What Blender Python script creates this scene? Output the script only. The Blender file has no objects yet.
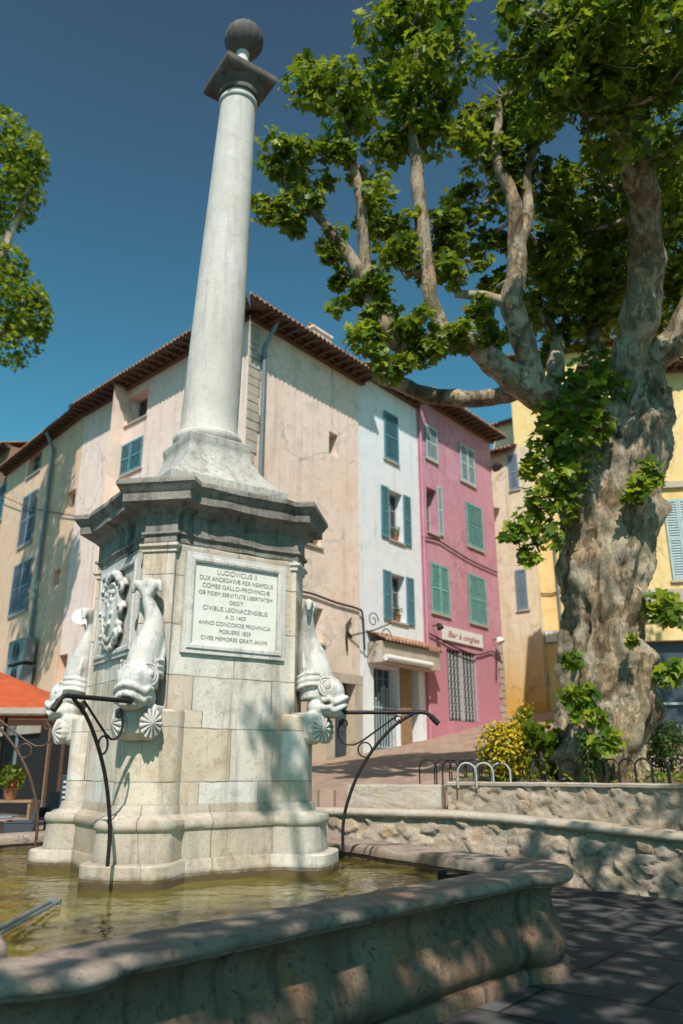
import bpy, bmesh, math, random
import numpy as np
from mathutils import Vector, Matrix, noise, Quaternion
random.seed(7); rng = np.random.default_rng(11)
R = math.radians
sc = bpy.context.scene
COL = sc.collection

# ------------------------------------------------------------------ camera model (used to survey the place)
W_, H_ = 683, 1024
F = 785.0; PITCH = math.atan(258 / 785.0); CAMH = 1.6
cp, sp = math.cos(PITCH), math.sin(PITCH)
def ray(x, y):
    u = (x - 341.5) / F; v = (512 - y) / F
    return (u, cp - v * sp, sp + v * cp)
def onY(x, y, Y):
    a = ray(x, y); t = Y / a[1]
    return Vector((a[0] * t, Y, CAMH + a[2] * t))
def onz(x, y, z):
    a = ray(x, y); t = (z - CAMH) / a[2]
    return Vector((a[0] * t, a[1] * t, z))
def onpl(x, y, P, n):
    a = ray(x, y); t = (P[0] * n[0] + P[1] * n[1]) / (a[0] * n[0] + a[1] * n[1])
    return Vector((a[0] * t, a[1] * t, CAMH + a[2] * t))

# ------------------------------------------------------------------ object helpers
def tag(o, label=None, cat=None, group=None, kind=None):
    if label: o['label'] = label
    if cat: o['category'] = cat
    if group: o['group'] = group
    if kind: o['kind'] = kind
    return o
def thing(name, label, cat, loc=(0, 0, 0), rz=0, group=None):
    o = bpy.data.objects.new(name, None); COL.objects.link(o)
    o.location = loc; o.rotation_euler = (0, 0, rz); o.empty_display_size = .2
    return tag(o, label, cat, group)
class MB:
    def __init__(s): s.v = []; s.f = []; s.uv = []
    def quad(s, pts, uv=None):
        i = len(s.v); s.v += [tuple(p) for p in pts]; s.f.append(tuple(range(i, i + len(pts))))
        s.uv.append(uv)
    def box(s, c, size, M=None):
        hx, hy, hz = size[0] / 2, size[1] / 2, size[2] / 2
        i = len(s.v)
        for dz in (-hz, hz):
            for dx, dy in ((-hx, -hy), (hx, -hy), (hx, hy), (-hx, hy)):
                p = Vector((dx, dy, dz))
                if M is not None: p = M @ p
                s.v.append((c[0] + p.x, c[1] + p.y, c[2] + p.z))
        for f in ((3, 2, 1, 0), (4, 5, 6, 7), (0, 1, 5, 4), (1, 2, 6, 5), (2, 3, 7, 6), (3, 0, 4, 7)):
            s.f.append(tuple(i + k for k in f)); s.uv.append(None)
    def rings(s, rings, closed=True, cap=(True, True), uvs=None):
        n = len(rings[0]); i0 = len(s.v)
        for r in rings: s.v += [tuple(p) for p in r]
        m = n if closed else n - 1
        for a in range(len(rings) - 1):
            for b in range(m):
                c = (b + 1) % n
                s.f.append((i0 + a * n + b, i0 + a * n + c, i0 + (a + 1) * n + c, i0 + (a + 1) * n + b))
                if uvs:
                    U, V = uvs
                    s.uv.append(((U[b], V[a]), (U[b + 1], V[a]), (U[b + 1], V[a + 1]), (U[b], V[a + 1])))
                else: s.uv.append(None)
        if closed and cap[0]: s.f.append(tuple(i0 + k for k in reversed(range(n)))); s.uv.append(None)
        if closed and cap[1]: s.f.append(tuple(i0 + (len(rings) - 1) * n + k for k in range(n))); s.uv.append(None)
    def tube(s, pts, r, n=8, cap=True):
        pts = [Vector(p) for p in pts]
        rr = r if isinstance(r, (list, tuple)) else [r] * len(pts)
        t0 = (pts[1] - pts[0]).normalized()
        up = Vector((0, 0, 1)) if abs(t0.z) < .9 else Vector((1, 0, 0))
        a = t0.cross(up).normalized(); rings = []
        for k, p in enumerate(pts):
            t = (pts[min(k + 1, len(pts) - 1)] - pts[max(k - 1, 0)]).normalized()
            a = (a - t * a.dot(t)).normalized(); b = t.cross(a)
            rings.append([p + (a * math.cos(q) + b * math.sin(q)) * rr[k] for q in [2 * math.pi * j / n for j in range(n)]])
        s.rings(rings, cap=(cap, cap))
    def sphere(s, c, r, n=14, M=None):
        rx, ry, rz = r if isinstance(r, (list, tuple)) else (r, r, r)
        rings = []
        for k in range(1, n):
            th = math.pi * k / n
            ring = []
            for j in range(2 * n):
                ph = math.pi * j / n
                p = Vector((rx * math.sin(th) * math.cos(ph), ry * math.sin(th) * math.sin(ph), -rz * math.cos(th)))
                if M is not None: p = M @ p
                ring.append(Vector(c) + p)
            rings.append(ring)
        s.rings(rings)
    def lathe(s, prof, n=48, c=(0, 0)):
        s.rings([[(c[0] + r * math.cos(2 * math.pi * j / n), c[1] + r * math.sin(2 * math.pi * j / n), z) for j in range(n)] for r, z in prof])
    def build(s, name, mat, parent=None, smooth=None, bevel=None):
        me = bpy.data.meshes.new(name); me.from_pydata(s.v, [], s.f)
        if any(u for u in s.uv):
            ul = me.uv_layers.new(name='UVMap'); k = 0
            for fi, f in enumerate(s.f):
                for j in range(len(f)):
                    if s.uv[fi]: ul.data[k].uv = s.uv[fi][j]
                    k += 1
        me.update()
        if mat: me.materials.append(mat)
        if smooth is not None:
            me.polygons.foreach_set('use_smooth', [True] * len(me.polygons)); me.set_sharp_from_angle(angle=R(smooth))
        o = bpy.data.objects.new(name, me); COL.objects.link(o)
        if parent: o.parent = parent
        if bevel:
            b = o.modifiers.new('bevel', 'BEVEL'); b.width = bevel; b.segments = 2; b.limit_method = 'ANGLE'; b.angle_limit = R(40)
        return o
def bake_mods(o):
    dg = bpy.context.evaluated_depsgraph_get(); dg.update()
    me = bpy.data.meshes.new_from_object(o.evaluated_get(dg)); o.modifiers.clear(); o.data = me
    return o
def dup(root):
    c = root.copy(); COL.objects.link(c)
    for ch in list(root.children):
        d = dup(ch); d.parent = c
    return c
def text_mesh(lines, size, lead, extrude=.004, shear=0.0, thin=0.0):
    """letter mesh in the XY plane, lines centred on x=0"""
    cu = bpy.data.curves.new('lettering', 'FONT'); cu.body = '\n'.join(lines)
    cu.size = size; cu.align_x = 'CENTER'; cu.align_y = 'CENTER'; cu.space_line = lead; cu.extrude = extrude; cu.shear = shear; cu.offset = thin * size
    o = bpy.data.objects.new('lettering', cu); COL.objects.link(o)
    dg = bpy.context.evaluated_depsgraph_get(); dg.update()
    me = bpy.data.meshes.new_from_object(o.evaluated_get(dg))
    bpy.data.objects.remove(o); return me
def split_words(me, size, T, parent):
    bm = bmesh.new(); bm.from_mesh(me); bm.verts.index_update(); comp = {}; lst = []
    for v in bm.verts:
        if v in comp: continue
        st = [v]; comp[v] = len(lst); g = []
        while st:
            a = st.pop(); g.append(a)
            for e in a.link_edges:
                b = e.other_vert(a)
                if b not in comp: comp[b] = len(lst); st.append(b)
        lst.append(g)
    lst.sort(key=lambda g: min(v.co.x for v in g)); words = []; right = None
    for g in lst:
        x0 = min(v.co.x for v in g)
        if right is None or x0 - right > size * .17: words.append([])
        words[-1].append(g); x1 = max(v.co.x for v in g); right = x1 if len(words[-1]) == 1 else max(right, x1)
    for wd in words:
        vs = {v: i for i, v in enumerate([v for g in wd for v in g])}
        fs = [[vs[v] for v in f.verts] for f in bm.faces if f.verts[0] in vs]
        m2 = bpy.data.meshes.new('inscription_word'); m2.from_pydata([T @ v.co for v in vs], [], fs); m2.materials.append(M['ink'])
        o = bpy.data.objects.new('inscription_word', m2); COL.objects.link(o); o.parent = parent
    bm.free(); bpy.data.meshes.remove(me)
def crom(pts, m=8):
    pts = [Vector(p) for p in pts]; out = []
    P = [pts[0] * 2 - pts[1]] + pts + [pts[-1] * 2 - pts[-2]]
    for i in range(1, len(P) - 2):
        for k in range(m):
            t = k / m; a, b, c, d = P[i - 1], P[i], P[i + 1], P[i + 2]
            out.append(.5 * ((2 * b) + (c - a) * t + (2 * a - 5 * b + 4 * c - d) * t * t + (3 * b - a - 3 * c + d) * t ** 3))
    out.append(pts[-1]); return out

# ------------------------------------------------------------------ materials
class NT:
    def __init__(s, name):
        s.m = bpy.data.materials.new(name); s.m.use_nodes = True
        s.t = s.m.node_tree; s.t.nodes.clear()
        s.out = s.n('ShaderNodeOutputMaterial')
    def n(s, typ, **kw):
        nd = s.t.nodes.new(typ)
        for k, v in kw.items():
            if k.startswith('i_'):
                nd.inputs[k[2:].replace('_', ' ')].default_value = v
            else: setattr(nd, k, v)
        return nd
    def l(s, a, b): s.t.links.new(a, b)
    def coord(s, kind='Object', scale=(1, 1, 1)):
        tc = s.n('ShaderNodeTexCoord'); mp = s.n('ShaderNodeMapping'); mp.inputs['Scale'].default_value = scale
        s.l(tc.outputs[kind], mp.inputs[0]); return mp.outputs[0]
    def noise(s, co, scale, detail=6, rough=.6, dist=0):
        nd = s.n('ShaderNodeTexNoise'); nd.inputs['Scale'].default_value = scale; nd.inputs['Detail'].default_value = detail
        nd.inputs['Roughness'].default_value = rough; nd.inputs['Distortion'].default_value = dist
        s.l(co, nd.inputs['Vector']); return nd.outputs['Fac']
    def ramp(s, fac, stops, interp='LINEAR'):
        nd = s.n('ShaderNodeValToRGB'); nd.color_ramp.interpolation = interp
        el = nd.color_ramp.elements
        while len(el) < len(stops): el.new(.5)
        for e, (p, c) in zip(el, stops):
            e.position = p; e.color = (c, c, c, 1) if isinstance(c, (int, float)) else (*c, 1)
        s.l(fac, nd.inputs[0]); return nd.outputs[0]
    def mix(s, fac, a, b, mode='MIX'):
        nd = s.n('ShaderNodeMix'); nd.data_type = 'RGBA'; nd.blend_type = mode
        for sock, val in ((nd.inputs[0], fac), (nd.inputs[6], a), (nd.inputs[7], b)):
            if hasattr(val, 'links') or hasattr(val, 'node'): s.l(val, sock)
            elif isinstance(val, (tuple, list)): sock.default_value = (*val, 1)
            else: sock.default_value = val
        return nd.outputs[2]
    def math(s, op, a, b=0.0):
        nd = s.n('ShaderNodeMath'); nd.operation = op
        for sock, val in ((nd.inputs[0], a), (nd.inputs[1], b)):
            if hasattr(val, 'node'): s.l(val, sock)
            else: sock.default_value = val
        return nd.outputs[0]
    def bump(s, h, strength=.4, dist=.02):
        nd = s.n('ShaderNodeBump'); nd.inputs['Strength'].default_value = strength; nd.inputs['Distance'].default_value = dist
        s.l(h, nd.inputs['Height']); return nd.outputs[0]
    def pbsdf(s, col, rough=.8, bump=None, metal=0, spec=.3):
        b = s.n('ShaderNodeBsdfPrincipled')
        if hasattr(col, 'node'): s.l(col, b.inputs['Base Color'])
        else: b.inputs['Base Color'].default_value = (*col, 1)
        if hasattr(rough, 'node'): s.l(rough, b.inputs['Roughness'])
        else: b.inputs['Roughness'].default_value = rough
        b.inputs['Metallic'].default_value = metal; b.inputs['Specular IOR Level'].default_value = spec
        if bump: s.l(bump, b.inputs['Normal'])
        s.l(b.outputs[0], s.out.inputs[0]); return b
    def sep(s, co):
        nd = s.n('ShaderNodeSeparateXYZ'); s.l(co, nd.inputs[0]); return nd.outputs

def stucco(name, base, light, dark, bump=.35, stain=(.3, .24, .16), low=1.2, lowcol=None, lowfade=3.0, patch=None):
    n = NT(name); co = n.coord('Object')
    big = n.noise(co, .45, 5, .6, .4); mid = n.noise(co, 2.3, 6, .65); fine = n.noise(co, 38, 4, .7)
    col = n.mix(n.ramp(big, [(.3, 0), (.7, 1)]), base, light)
    col = n.mix(n.ramp(mid, [(.48, 0), (.72, .75)]), col, dark)
    m3 = n.noise(co, 7, 7, .75, .6); col = n.mix(n.ramp(m3, [(.55, 0), (.68, .4)]), col, stain)
    st = n.noise(n.coord('Object', (2.6, 2.6, .16)), 1.4, 5, .65)
    col = n.mix(n.ramp(st, [(.52, 0), (.74, .6)]), col, stain)
    if patch:
        pt = n.noise(co, .9, 7, .7, .8)
        col = n.mix(n.ramp(pt, [(.56, 0), (.62, .8)]), col, patch)
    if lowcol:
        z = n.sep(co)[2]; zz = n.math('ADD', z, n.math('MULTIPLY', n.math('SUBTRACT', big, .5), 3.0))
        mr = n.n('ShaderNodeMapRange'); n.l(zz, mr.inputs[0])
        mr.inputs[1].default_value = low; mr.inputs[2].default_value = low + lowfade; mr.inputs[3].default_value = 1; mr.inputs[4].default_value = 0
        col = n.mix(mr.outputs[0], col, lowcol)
    vo = n.n('ShaderNodeTexVoronoi'); vo.feature = 'DISTANCE_TO_EDGE'; vo.inputs['Scale'].default_value = .42
    dn = n.n('ShaderNodeTexNoise'); dn.inputs['Scale'].default_value = 1.6; dn.inputs['Detail'].default_value = 7; n.l(co, dn.inputs['Vector'])
    va = n.n('ShaderNodeVectorMath'); n.l(co, va.inputs[0]); n.l(dn.outputs['Color'], va.inputs[1]); n.l(va.outputs[0], vo.inputs['Vector'])
    crk = n.math('MULTIPLY', n.ramp(vo.outputs['Distance'], [(.0, 1), (.016, 0)]), n.ramp(big, [(.46, 0), (.6, .55)]))
    col = n.mix(crk, col, tuple(c * .45 for c in stain))
    col = n.mix(n.ramp(fine, [(.2, .25), (.6, 0)]), col, dark)
    h = n.math('ADD', n.math('MULTIPLY', mid, .8), n.math('MULTIPLY', fine, .35))
    n.pbsdf(col, .92, n.bump(h, bump, .05), spec=.15); return n.m

def stone(name, base=(.5, .47, .42), light=(.66, .64, .6), dark=(.2, .19, .18), warm=(.5, .33, .17), blocks=None, warmamt=.55, darkamt=.6, bump=.5, wet=None, streak=.5):
    n = NT(name); co = n.coord('Object')
    big = n.noise(co, 1.1, 6, .62, .5); mid = n.noise(co, 5, 8, .7, .3); fine = n.noise(co, 60, 5, .7)
    col = n.mix(n.ramp(big, [(.32, 0), (.66, 1)]), base, light)
    wn = n.noise(n.coord('Object', (1, 1, .8)), 1.7, 7, .72, .9)
    col = n.mix(n.ramp(wn, [(.5, 0), (.7, warmamt)]), col, warm)
    st = n.noise(n.coord('Object', (3.5, 3.5, .35)), 1.8, 6, .68, .3)
    col = n.mix(n.ramp(st, [(.5, 0), (.72, streak)]), col, dark)
    col = n.mix(n.ramp(mid, [(.55, 0), (.75, darkamt)]), col, dark)
    col = n.mix(n.ramp(fine, [(.25, .45), (.5, 0)]), col, dark)
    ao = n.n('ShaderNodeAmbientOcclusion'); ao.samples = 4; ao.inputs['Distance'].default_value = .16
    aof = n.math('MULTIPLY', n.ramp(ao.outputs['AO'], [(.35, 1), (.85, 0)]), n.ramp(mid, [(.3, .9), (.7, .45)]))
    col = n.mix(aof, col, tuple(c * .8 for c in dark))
    pit = n.noise(co, 17, 6, .75, .5); col = n.mix(n.ramp(pit, [(.58, 0), (.66, .22)]), col, dark)
    h = n.math('ADD', n.math('MULTIPLY', mid, .7), n.math('MULTIPLY', fine, .3)); h = n.math('SUBTRACT', h, n.math('MULTIPLY', n.ramp(pit, [(.58, 0), (.66, 1)]), .25))
    if blocks:
        bw, bh = blocks
        br = n.n('ShaderNodeTexBrick'); tc = n.n('ShaderNodeTexCoord'); wob = n.n('ShaderNodeVectorMath'); wob.operation = 'ADD'
        sc_ = n.n('ShaderNodeVectorMath'); sc_.operation = 'SCALE'; sc_.inputs['Scale'].default_value = .02
        nz = n.n('ShaderNodeTexNoise'); nz.inputs['Scale'].default_value = 6
        n.l(tc.outputs['UV'], nz.inputs['Vector']); n.l(nz.outputs['Color'], sc_.inputs[0]); n.l(tc.outputs['UV'], wob.inputs[0]); n.l(sc_.outputs[0], wob.inputs[1])
        n.l(wob.outputs[0], br.inputs['Vector']); br.inputs['Scale'].default_value = 1
        br.inputs['Brick Width'].default_value = bw; br.inputs['Row Height'].default_value = bh; br.inputs['Mortar Size'].default_value = .007
        br.inputs['Mortar Smooth'].default_value = .3
        br.inputs['Color1'].default_value = (1, 1, 1, 1); br.inputs['Color2'].default_value = (.86, .75, .63, 1); br.inputs['Mortar'].default_value = (1, 1, 1, 1)
        col = n.mix(1.0, col, br.outputs['Color'], 'MULTIPLY')
        jm = n.math('MULTIPLY', br.outputs['Fac'], n.ramp(n.noise(co, 3, 3), [(.3, .3), (.6, .95)]))
        col = n.mix(jm, col, (.2, .14, .09))
        h = n.math('SUBTRACT', h, n.math('MULTIPLY', br.outputs['Fac'], .8))
    if wet is not None:
        z = n.sep(co)[2]; zz = n.math('ADD', z, n.math('MULTIPLY', n.math('SUBTRACT', mid, .5), .12))
        mr = n.n('ShaderNodeMapRange'); n.l(zz, mr.inputs[0])
        mr.inputs[1].default_value = wet; mr.inputs[2].default_value = wet + .06; mr.inputs[3].default_value = 1; mr.inputs[4].default_value = 0
        col = n.mix(mr.outputs[0], col, (.10, .07, .03))
    n.pbsdf(col, .78, n.bump(h, bump, .025), spec=.3); return n.m

def plain(name, col, rough=.6, var=.25, metal=0, scale=9, bump=.15, spec=.35):
    n = NT(name); co = n.coord('Object'); z = n.noise(co, scale, 5, .65)
    dark = tuple(c * (1 - var) for c in col); lite = tuple(min(1, c * (1 + var)) for c in col)
    c = n.mix(n.ramp(z, [(.3, 0), (.7, 1)]), dark, lite)
    n.pbsdf(c, rough, n.bump(z, bump, .01), metal, spec); return n.m

def leafmat(name, c1, c2, c3, trans=.45):
    n = NT(name); g = n.n('ShaderNodeNewGeometry')
    col = n.ramp(g.outputs['Random Per Island'], [(0, c1), (.5, c2), (.8, c3), (1, c3)])
    d = n.n('ShaderNodeBsdfPrincipled'); d.inputs['Roughness'].default_value = .45; d.inputs['Specular IOR Level'].default_value = .35
    n.l(col, d.inputs['Base Color'])
    t = n.n('ShaderNodeBsdfTranslucent'); tcol = n.mix(.55, col, (.28, .32, .02)); n.l(tcol, t.inputs[0])
    mx = n.n('ShaderNodeMixShader'); mx.inputs[0].default_value = trans
    n.l(d.outputs[0], mx.inputs[1]); n.l(t.outputs[0], mx.inputs[2]); n.l(mx.outputs[0], n.out.inputs[0]); return n.m

def barkmat():
    n = NT('plane_bark'); co = n.coord('Object', (1, 1, .55))
    a = n.noise(co, 1.6, 8, .7, 1.2); b = n.noise(co, 5.5, 8, .72, .8); c = n.noise(co, 30, 5, .7)
    v = n.n('ShaderNodeTexVoronoi'); v.inputs['Scale'].default_value = 4.5; v.feature = 'F1'
    wv = n.n('ShaderNodeVectorMath'); wv.operation = 'ADD'; nz = n.n('ShaderNodeTexNoise'); nz.inputs['Scale'].default_value = 3; nz.inputs['Detail'].default_value = 6
    n.l(co, nz.inputs['Vector']); n.l(co, wv.inputs[0]); n.l(nz.outputs['Color'], wv.inputs[1]); n.l(wv.outputs[0], v.inputs['Vector'])
    col = n.ramp(a, [(.34, (.075, .055, .035)), (.44, (.27, .185, .11)), (.54, (.46, .33, .20)), (.66, (.74, .59, .42))])
    col = n.mix(n.ramp(b, [(.5, 0), (.57, .85)]), col, (.11, .08, .05))
    cell = n.n('ShaderNodeSeparateColor'); n.l(v.outputs['Color'], cell.inputs[0])
    col = n.mix(n.ramp(cell.outputs[0], [(.55, 0), (.6, .5)]), col, (.52, .46, .35))
    col = n.mix(n.ramp(cell.outputs[1], [(.66, 0), (.69, .6)]), col, (.17, .145, .085))
    col = n.mix(n.ramp(c, [(.3, .6), (.52, 0)]), col, (.07, .05, .035))
    h = n.math('ADD', n.math('MULTIPLY', b, 1.0), n.math('MULTIPLY', c, .35)); h = n.math('ADD', h, n.math('MULTIPLY', cell.outputs[0], .25))
    n.pbsdf(col, .85, n.bump(h, .8, .05), spec=.2); return n.m

def brickpave(name, c1, c2, mortar, bw, bh, ms, scale=1.0, rot=0, bump=.4, rough=.85):
    n = NT(name); tc = n.n('ShaderNodeTexCoord'); mp = n.n('ShaderNodeMapping'); mp.inputs['Rotation'].default_value = (0, 0, rot)
    n.l(tc.outputs['Object'], mp.inputs[0]); co = mp.outputs[0]
    br = n.n('ShaderNodeTexBrick'); n.l(co, br.inputs['Vector']); br.inputs['Scale'].default_value = scale
    br.inputs['Brick Width'].default_value = bw; br.inputs['Row Height'].default_value = bh; br.inputs['Mortar Size'].default_value = ms
    br.inputs['Color1'].default_value = (*c1, 1); br.inputs['Color2'].default_value = (*c2, 1); br.inputs['Mortar'].default_value = (*mortar, 1)
    a = n.noise(co, .7, 6, .65, .4); b = n.noise(co, 9, 7, .7)
    col = n.mix(n.ramp(a, [(.35, .45), (.7, 0)]), br.outputs['Color'], mortar)
    col = n.mix(n.ramp(b, [(.5, 0), (.8, .5)]), col, tuple(c * .5 for c in c1))
    h = n.math('SUBTRACT', n.math('MULTIPLY', b, .5), n.math('MULTIPLY', br.outputs['Fac'], .7))
    n.pbsdf(col, rough, n.bump(h, bump, .02), spec=.25); return n.m

M = {}
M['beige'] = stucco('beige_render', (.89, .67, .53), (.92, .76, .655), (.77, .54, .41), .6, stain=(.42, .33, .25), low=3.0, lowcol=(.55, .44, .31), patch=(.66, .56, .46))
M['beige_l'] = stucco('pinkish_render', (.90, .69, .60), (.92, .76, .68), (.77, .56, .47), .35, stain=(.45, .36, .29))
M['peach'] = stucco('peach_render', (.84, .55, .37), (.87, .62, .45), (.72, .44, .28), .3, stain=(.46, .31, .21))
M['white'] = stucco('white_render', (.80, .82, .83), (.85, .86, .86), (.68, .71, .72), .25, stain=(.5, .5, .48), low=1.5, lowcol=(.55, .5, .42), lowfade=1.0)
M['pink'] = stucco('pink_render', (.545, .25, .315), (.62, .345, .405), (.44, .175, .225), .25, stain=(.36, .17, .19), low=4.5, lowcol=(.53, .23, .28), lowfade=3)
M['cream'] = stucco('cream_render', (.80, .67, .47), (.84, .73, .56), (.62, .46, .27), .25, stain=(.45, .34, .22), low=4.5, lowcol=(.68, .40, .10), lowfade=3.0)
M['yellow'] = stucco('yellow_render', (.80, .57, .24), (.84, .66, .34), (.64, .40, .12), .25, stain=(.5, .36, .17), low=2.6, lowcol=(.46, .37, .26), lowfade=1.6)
M['brown'] = stucco('brown_render', (.30, .17, .11), (.36, .21, .14), (.2, .11, .07), .3)
M['reveal'] = plain('white_reveal', (.70, .66, .58), .9, .12)
M['teal'] = plain('blue_shutter_paint', (.085, .235, .28), .55, .4)
M['turq'] = plain('turquoise_shutter_paint', (.17, .40, .37), .55, .4)
M['greyblue'] = plain('grey_blue_shutter_paint', (.19, .26, .32), .6, .15)
M['paleblue'] = plain('pale_shutter_paint', (.40, .50, .50), .6, .12)
M['wood'] = plain('dark_eave_wood', (.13, .075, .045), .8, .35)
M['woodl'] = plain('tan_wood', (.30, .19, .10), .7, .3)
M['frame'] = plain('window_frame_paint', (.42, .43, .41), .5, .1)
M['iron'] = plain('black_iron', (.028, .022, .02), .55, .5, .3, scale=40)
M['iron_lit'] = plain('lit_brown_iron', (.10, .062, .045), .6, .5, .2, scale=40)  # same iron as the black one, browned to stand for light on it
M['zinc'] = plain('grey_zinc', (.20, .24, .26), .5, .2, .3)
M['ac'] = plain('grey_plastic', (.23, .25, .26), .5, .1)
M['dark'] = plain('dark_interior', (.018, .016, .015), .8, .3)
M['darkpaint'] = plain('dark_shopfront_paint', (.05, .065, .08), .45, .2)
M['navy'] = plain('grey_navy_shopfront', (.055, .065, .085), .4, .2)
M['offwhite'] = plain('off_white_paint', (.75, .73, .68), .6, .06)
M['orange'] = plain('orange_canvas', (.46, .085, .025), .8, .2, scale=6)
M['soil'] = plain('dry_soil', (.14, .10, .065), .95, .5, scale=9, bump=.8)
M['rattan'] = plain('dark_grey_rattan', (.06, .07, .085), .6, .3, scale=80, bump=.5)
M['redink'] = plain('dark_red_lettering', (.33, .03, .04), .6, .1)
M['ink'] = plain('worn_engraving', (.36, .345, .30), .9, .3, scale=18)
M['pot'] = plain('terracotta', (.36, .15, .075), .8, .2)
M['redflower'] = plain('red_petal', (.55, .02, .03), .6, .2)
def glass():
    n = NT('window_glass'); co = n.coord('Object'); z = n.noise(co, 1.2, 2)
    n.pbsdf((.02, .025, .03), .06, n.bump(z, .05, .05), spec=.6); return n.m
M['glass'] = glass()
def tiles():
    n = NT('clay_tiles'); co = n.coord('Object'); a = n.noise(co, 3.5, 5, .7); b = n.noise(co, 22, 5, .7)
    g = n.n('ShaderNodeNewGeometry')
    col = n.ramp(a, [(.3, (.16, .09, .06)), (.5, (.36, .19, .11)), (.7, (.48, .32, .20))])
    col = n.mix(n.ramp(b, [(.5, 0), (.7, .6)]), col, (.10, .085, .07))
    n.pbsdf(col, .9, n.bump(b, .5, .02), spec=.15); return n.m
M['tile'] = tiles()
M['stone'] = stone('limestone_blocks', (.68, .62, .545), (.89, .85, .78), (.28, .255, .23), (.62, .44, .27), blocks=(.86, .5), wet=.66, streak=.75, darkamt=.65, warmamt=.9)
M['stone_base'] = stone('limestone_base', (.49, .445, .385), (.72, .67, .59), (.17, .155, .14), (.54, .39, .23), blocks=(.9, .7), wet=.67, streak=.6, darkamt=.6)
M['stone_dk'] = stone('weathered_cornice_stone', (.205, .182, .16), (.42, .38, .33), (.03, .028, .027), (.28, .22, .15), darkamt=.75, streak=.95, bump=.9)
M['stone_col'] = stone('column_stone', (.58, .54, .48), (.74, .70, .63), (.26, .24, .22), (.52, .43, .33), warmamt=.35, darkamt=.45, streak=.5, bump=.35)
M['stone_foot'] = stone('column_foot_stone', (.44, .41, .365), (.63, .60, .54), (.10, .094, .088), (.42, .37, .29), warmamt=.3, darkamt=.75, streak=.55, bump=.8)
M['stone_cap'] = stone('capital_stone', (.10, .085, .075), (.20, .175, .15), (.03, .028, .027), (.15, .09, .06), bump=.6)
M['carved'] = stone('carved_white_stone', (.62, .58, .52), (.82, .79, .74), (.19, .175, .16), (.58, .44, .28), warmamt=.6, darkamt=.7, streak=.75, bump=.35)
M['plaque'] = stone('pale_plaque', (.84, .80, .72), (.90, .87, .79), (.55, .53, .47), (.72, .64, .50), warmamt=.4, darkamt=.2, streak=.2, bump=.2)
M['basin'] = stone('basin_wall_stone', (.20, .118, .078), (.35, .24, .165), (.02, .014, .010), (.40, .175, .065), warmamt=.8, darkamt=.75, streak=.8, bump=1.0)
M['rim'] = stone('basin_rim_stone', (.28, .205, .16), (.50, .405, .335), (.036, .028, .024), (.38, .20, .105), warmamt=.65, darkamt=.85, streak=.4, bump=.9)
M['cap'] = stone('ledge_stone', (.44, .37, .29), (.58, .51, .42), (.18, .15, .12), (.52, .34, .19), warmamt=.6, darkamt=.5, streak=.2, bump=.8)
def rubblemat():
    n = NT('rubble_masonry'); co = n.coord('Object')
    a1 = n.n('ShaderNodeAttribute'); a1.attribute_name = 'cell'; a2 = n.n('ShaderNodeAttribute'); a2.attribute_name = 'edge'
    col = n.ramp(a1.outputs['Fac'], [(0, (.36, .26, .18)), (.25, (.50, .40, .29)), (.5, (.42, .35, .28)), (.75, (.58, .47, .35)), (1, (.50, .34, .21))])
    m_ = n.noise(co, 6, 8, .7, .4); f_ = n.noise(co, 45, 5, .7); bg_ = n.noise(co, .9, 5, .6)
    col = n.mix(n.ramp(m_, [(.5, 0), (.72, .65)]), col, (.15, .11, .08)); col = n.mix(n.ramp(m_, [(.25, .5), (.42, 0)]), col, (.56, .5, .42))
    col = n.mix(n.ramp(a2.outputs['Fac'], [(.05, .7), (.5, 0)]), col, (.24, .19, .135)); col = n.mix(n.ramp(f_, [(.3, .5), (.5, 0)]), col, (.08, .06, .045))
    h = n.math('ADD', n.math('MULTIPLY', m_, .8), n.math('MULTIPLY', f_, .4)); n.pbsdf(col, .92, n.bump(h, .9, .04), spec=.15); return n.m
M['rubble'] = rubblemat()
M['bark'] = barkmat()
M['leaf'] = leafmat('plane_leaves', (.042, .105, .009), (.115, .205, .013), (.36, .42, .022), .5)
M['leaf_d'] = leafmat('dark_leaves', (.03, .085, .018), (.055, .12, .02), (.09, .155, .025), .35)
M['leaf_y'] = leafmat('yellow_blossom', (.55, .36, .01), (.72, .50, .015), (.60, .44, .03), .3)
M['ground'] = brickpave('dark_paving', (.095, .092, .09), (.15, .143, .136), (.03, .03, .03), 1.5, .8, .018, rot=R(38), bump=.35)
M['street'] = brickpave('pink_brick_paving', (.36, .235, .18), (.48, .34, .26), (.22, .16, .12), .55, .27, .022, rot=R(-39), bump=.3)

# ------------------------------------------------------------------ world, sun, camera
SUN = Vector((.03, -1, 0)).normalized() * math.cos(R(50)); SUN.z = math.sin(R(50))
w = bpy.data.worlds.new('World'); sc.world = w; w.use_nodes = True
nt = w.node_tree; bg = nt.nodes['Background']
sky = nt.nodes.new('ShaderNodeTexSky'); sky.sky_type = 'NISHITA'; sky.sun_disc = False
sky.sun_elevation = R(50); sky.sun_rotation = math.atan2(SUN.x, SUN.y); sky.air_density = 1.0; sky.dust_density = .6; sky.ozone_density = 2.0
mixn = nt.nodes.new('ShaderNodeMix'); mixn.data_type = 'RGBA'; mixn.blend_type = 'MULTIPLY'; mixn.inputs[0].default_value = 1
tcw = nt.nodes.new('ShaderNodeTexCoord'); spw = nt.nodes.new('ShaderNodeSeparateXYZ'); rpw = nt.nodes.new('ShaderNodeValToRGB')
nt.links.new(tcw.outputs['Generated'], spw.inputs[0]); nt.links.new(spw.outputs[2], rpw.inputs[0])
el_ = rpw.color_ramp.elements; el_[0].position = .35; el_[0].color = (.43, 1.16, 1.06, 1); el_[1].position = .80; el_[1].color = (.50, .56, .53, 1)
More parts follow.
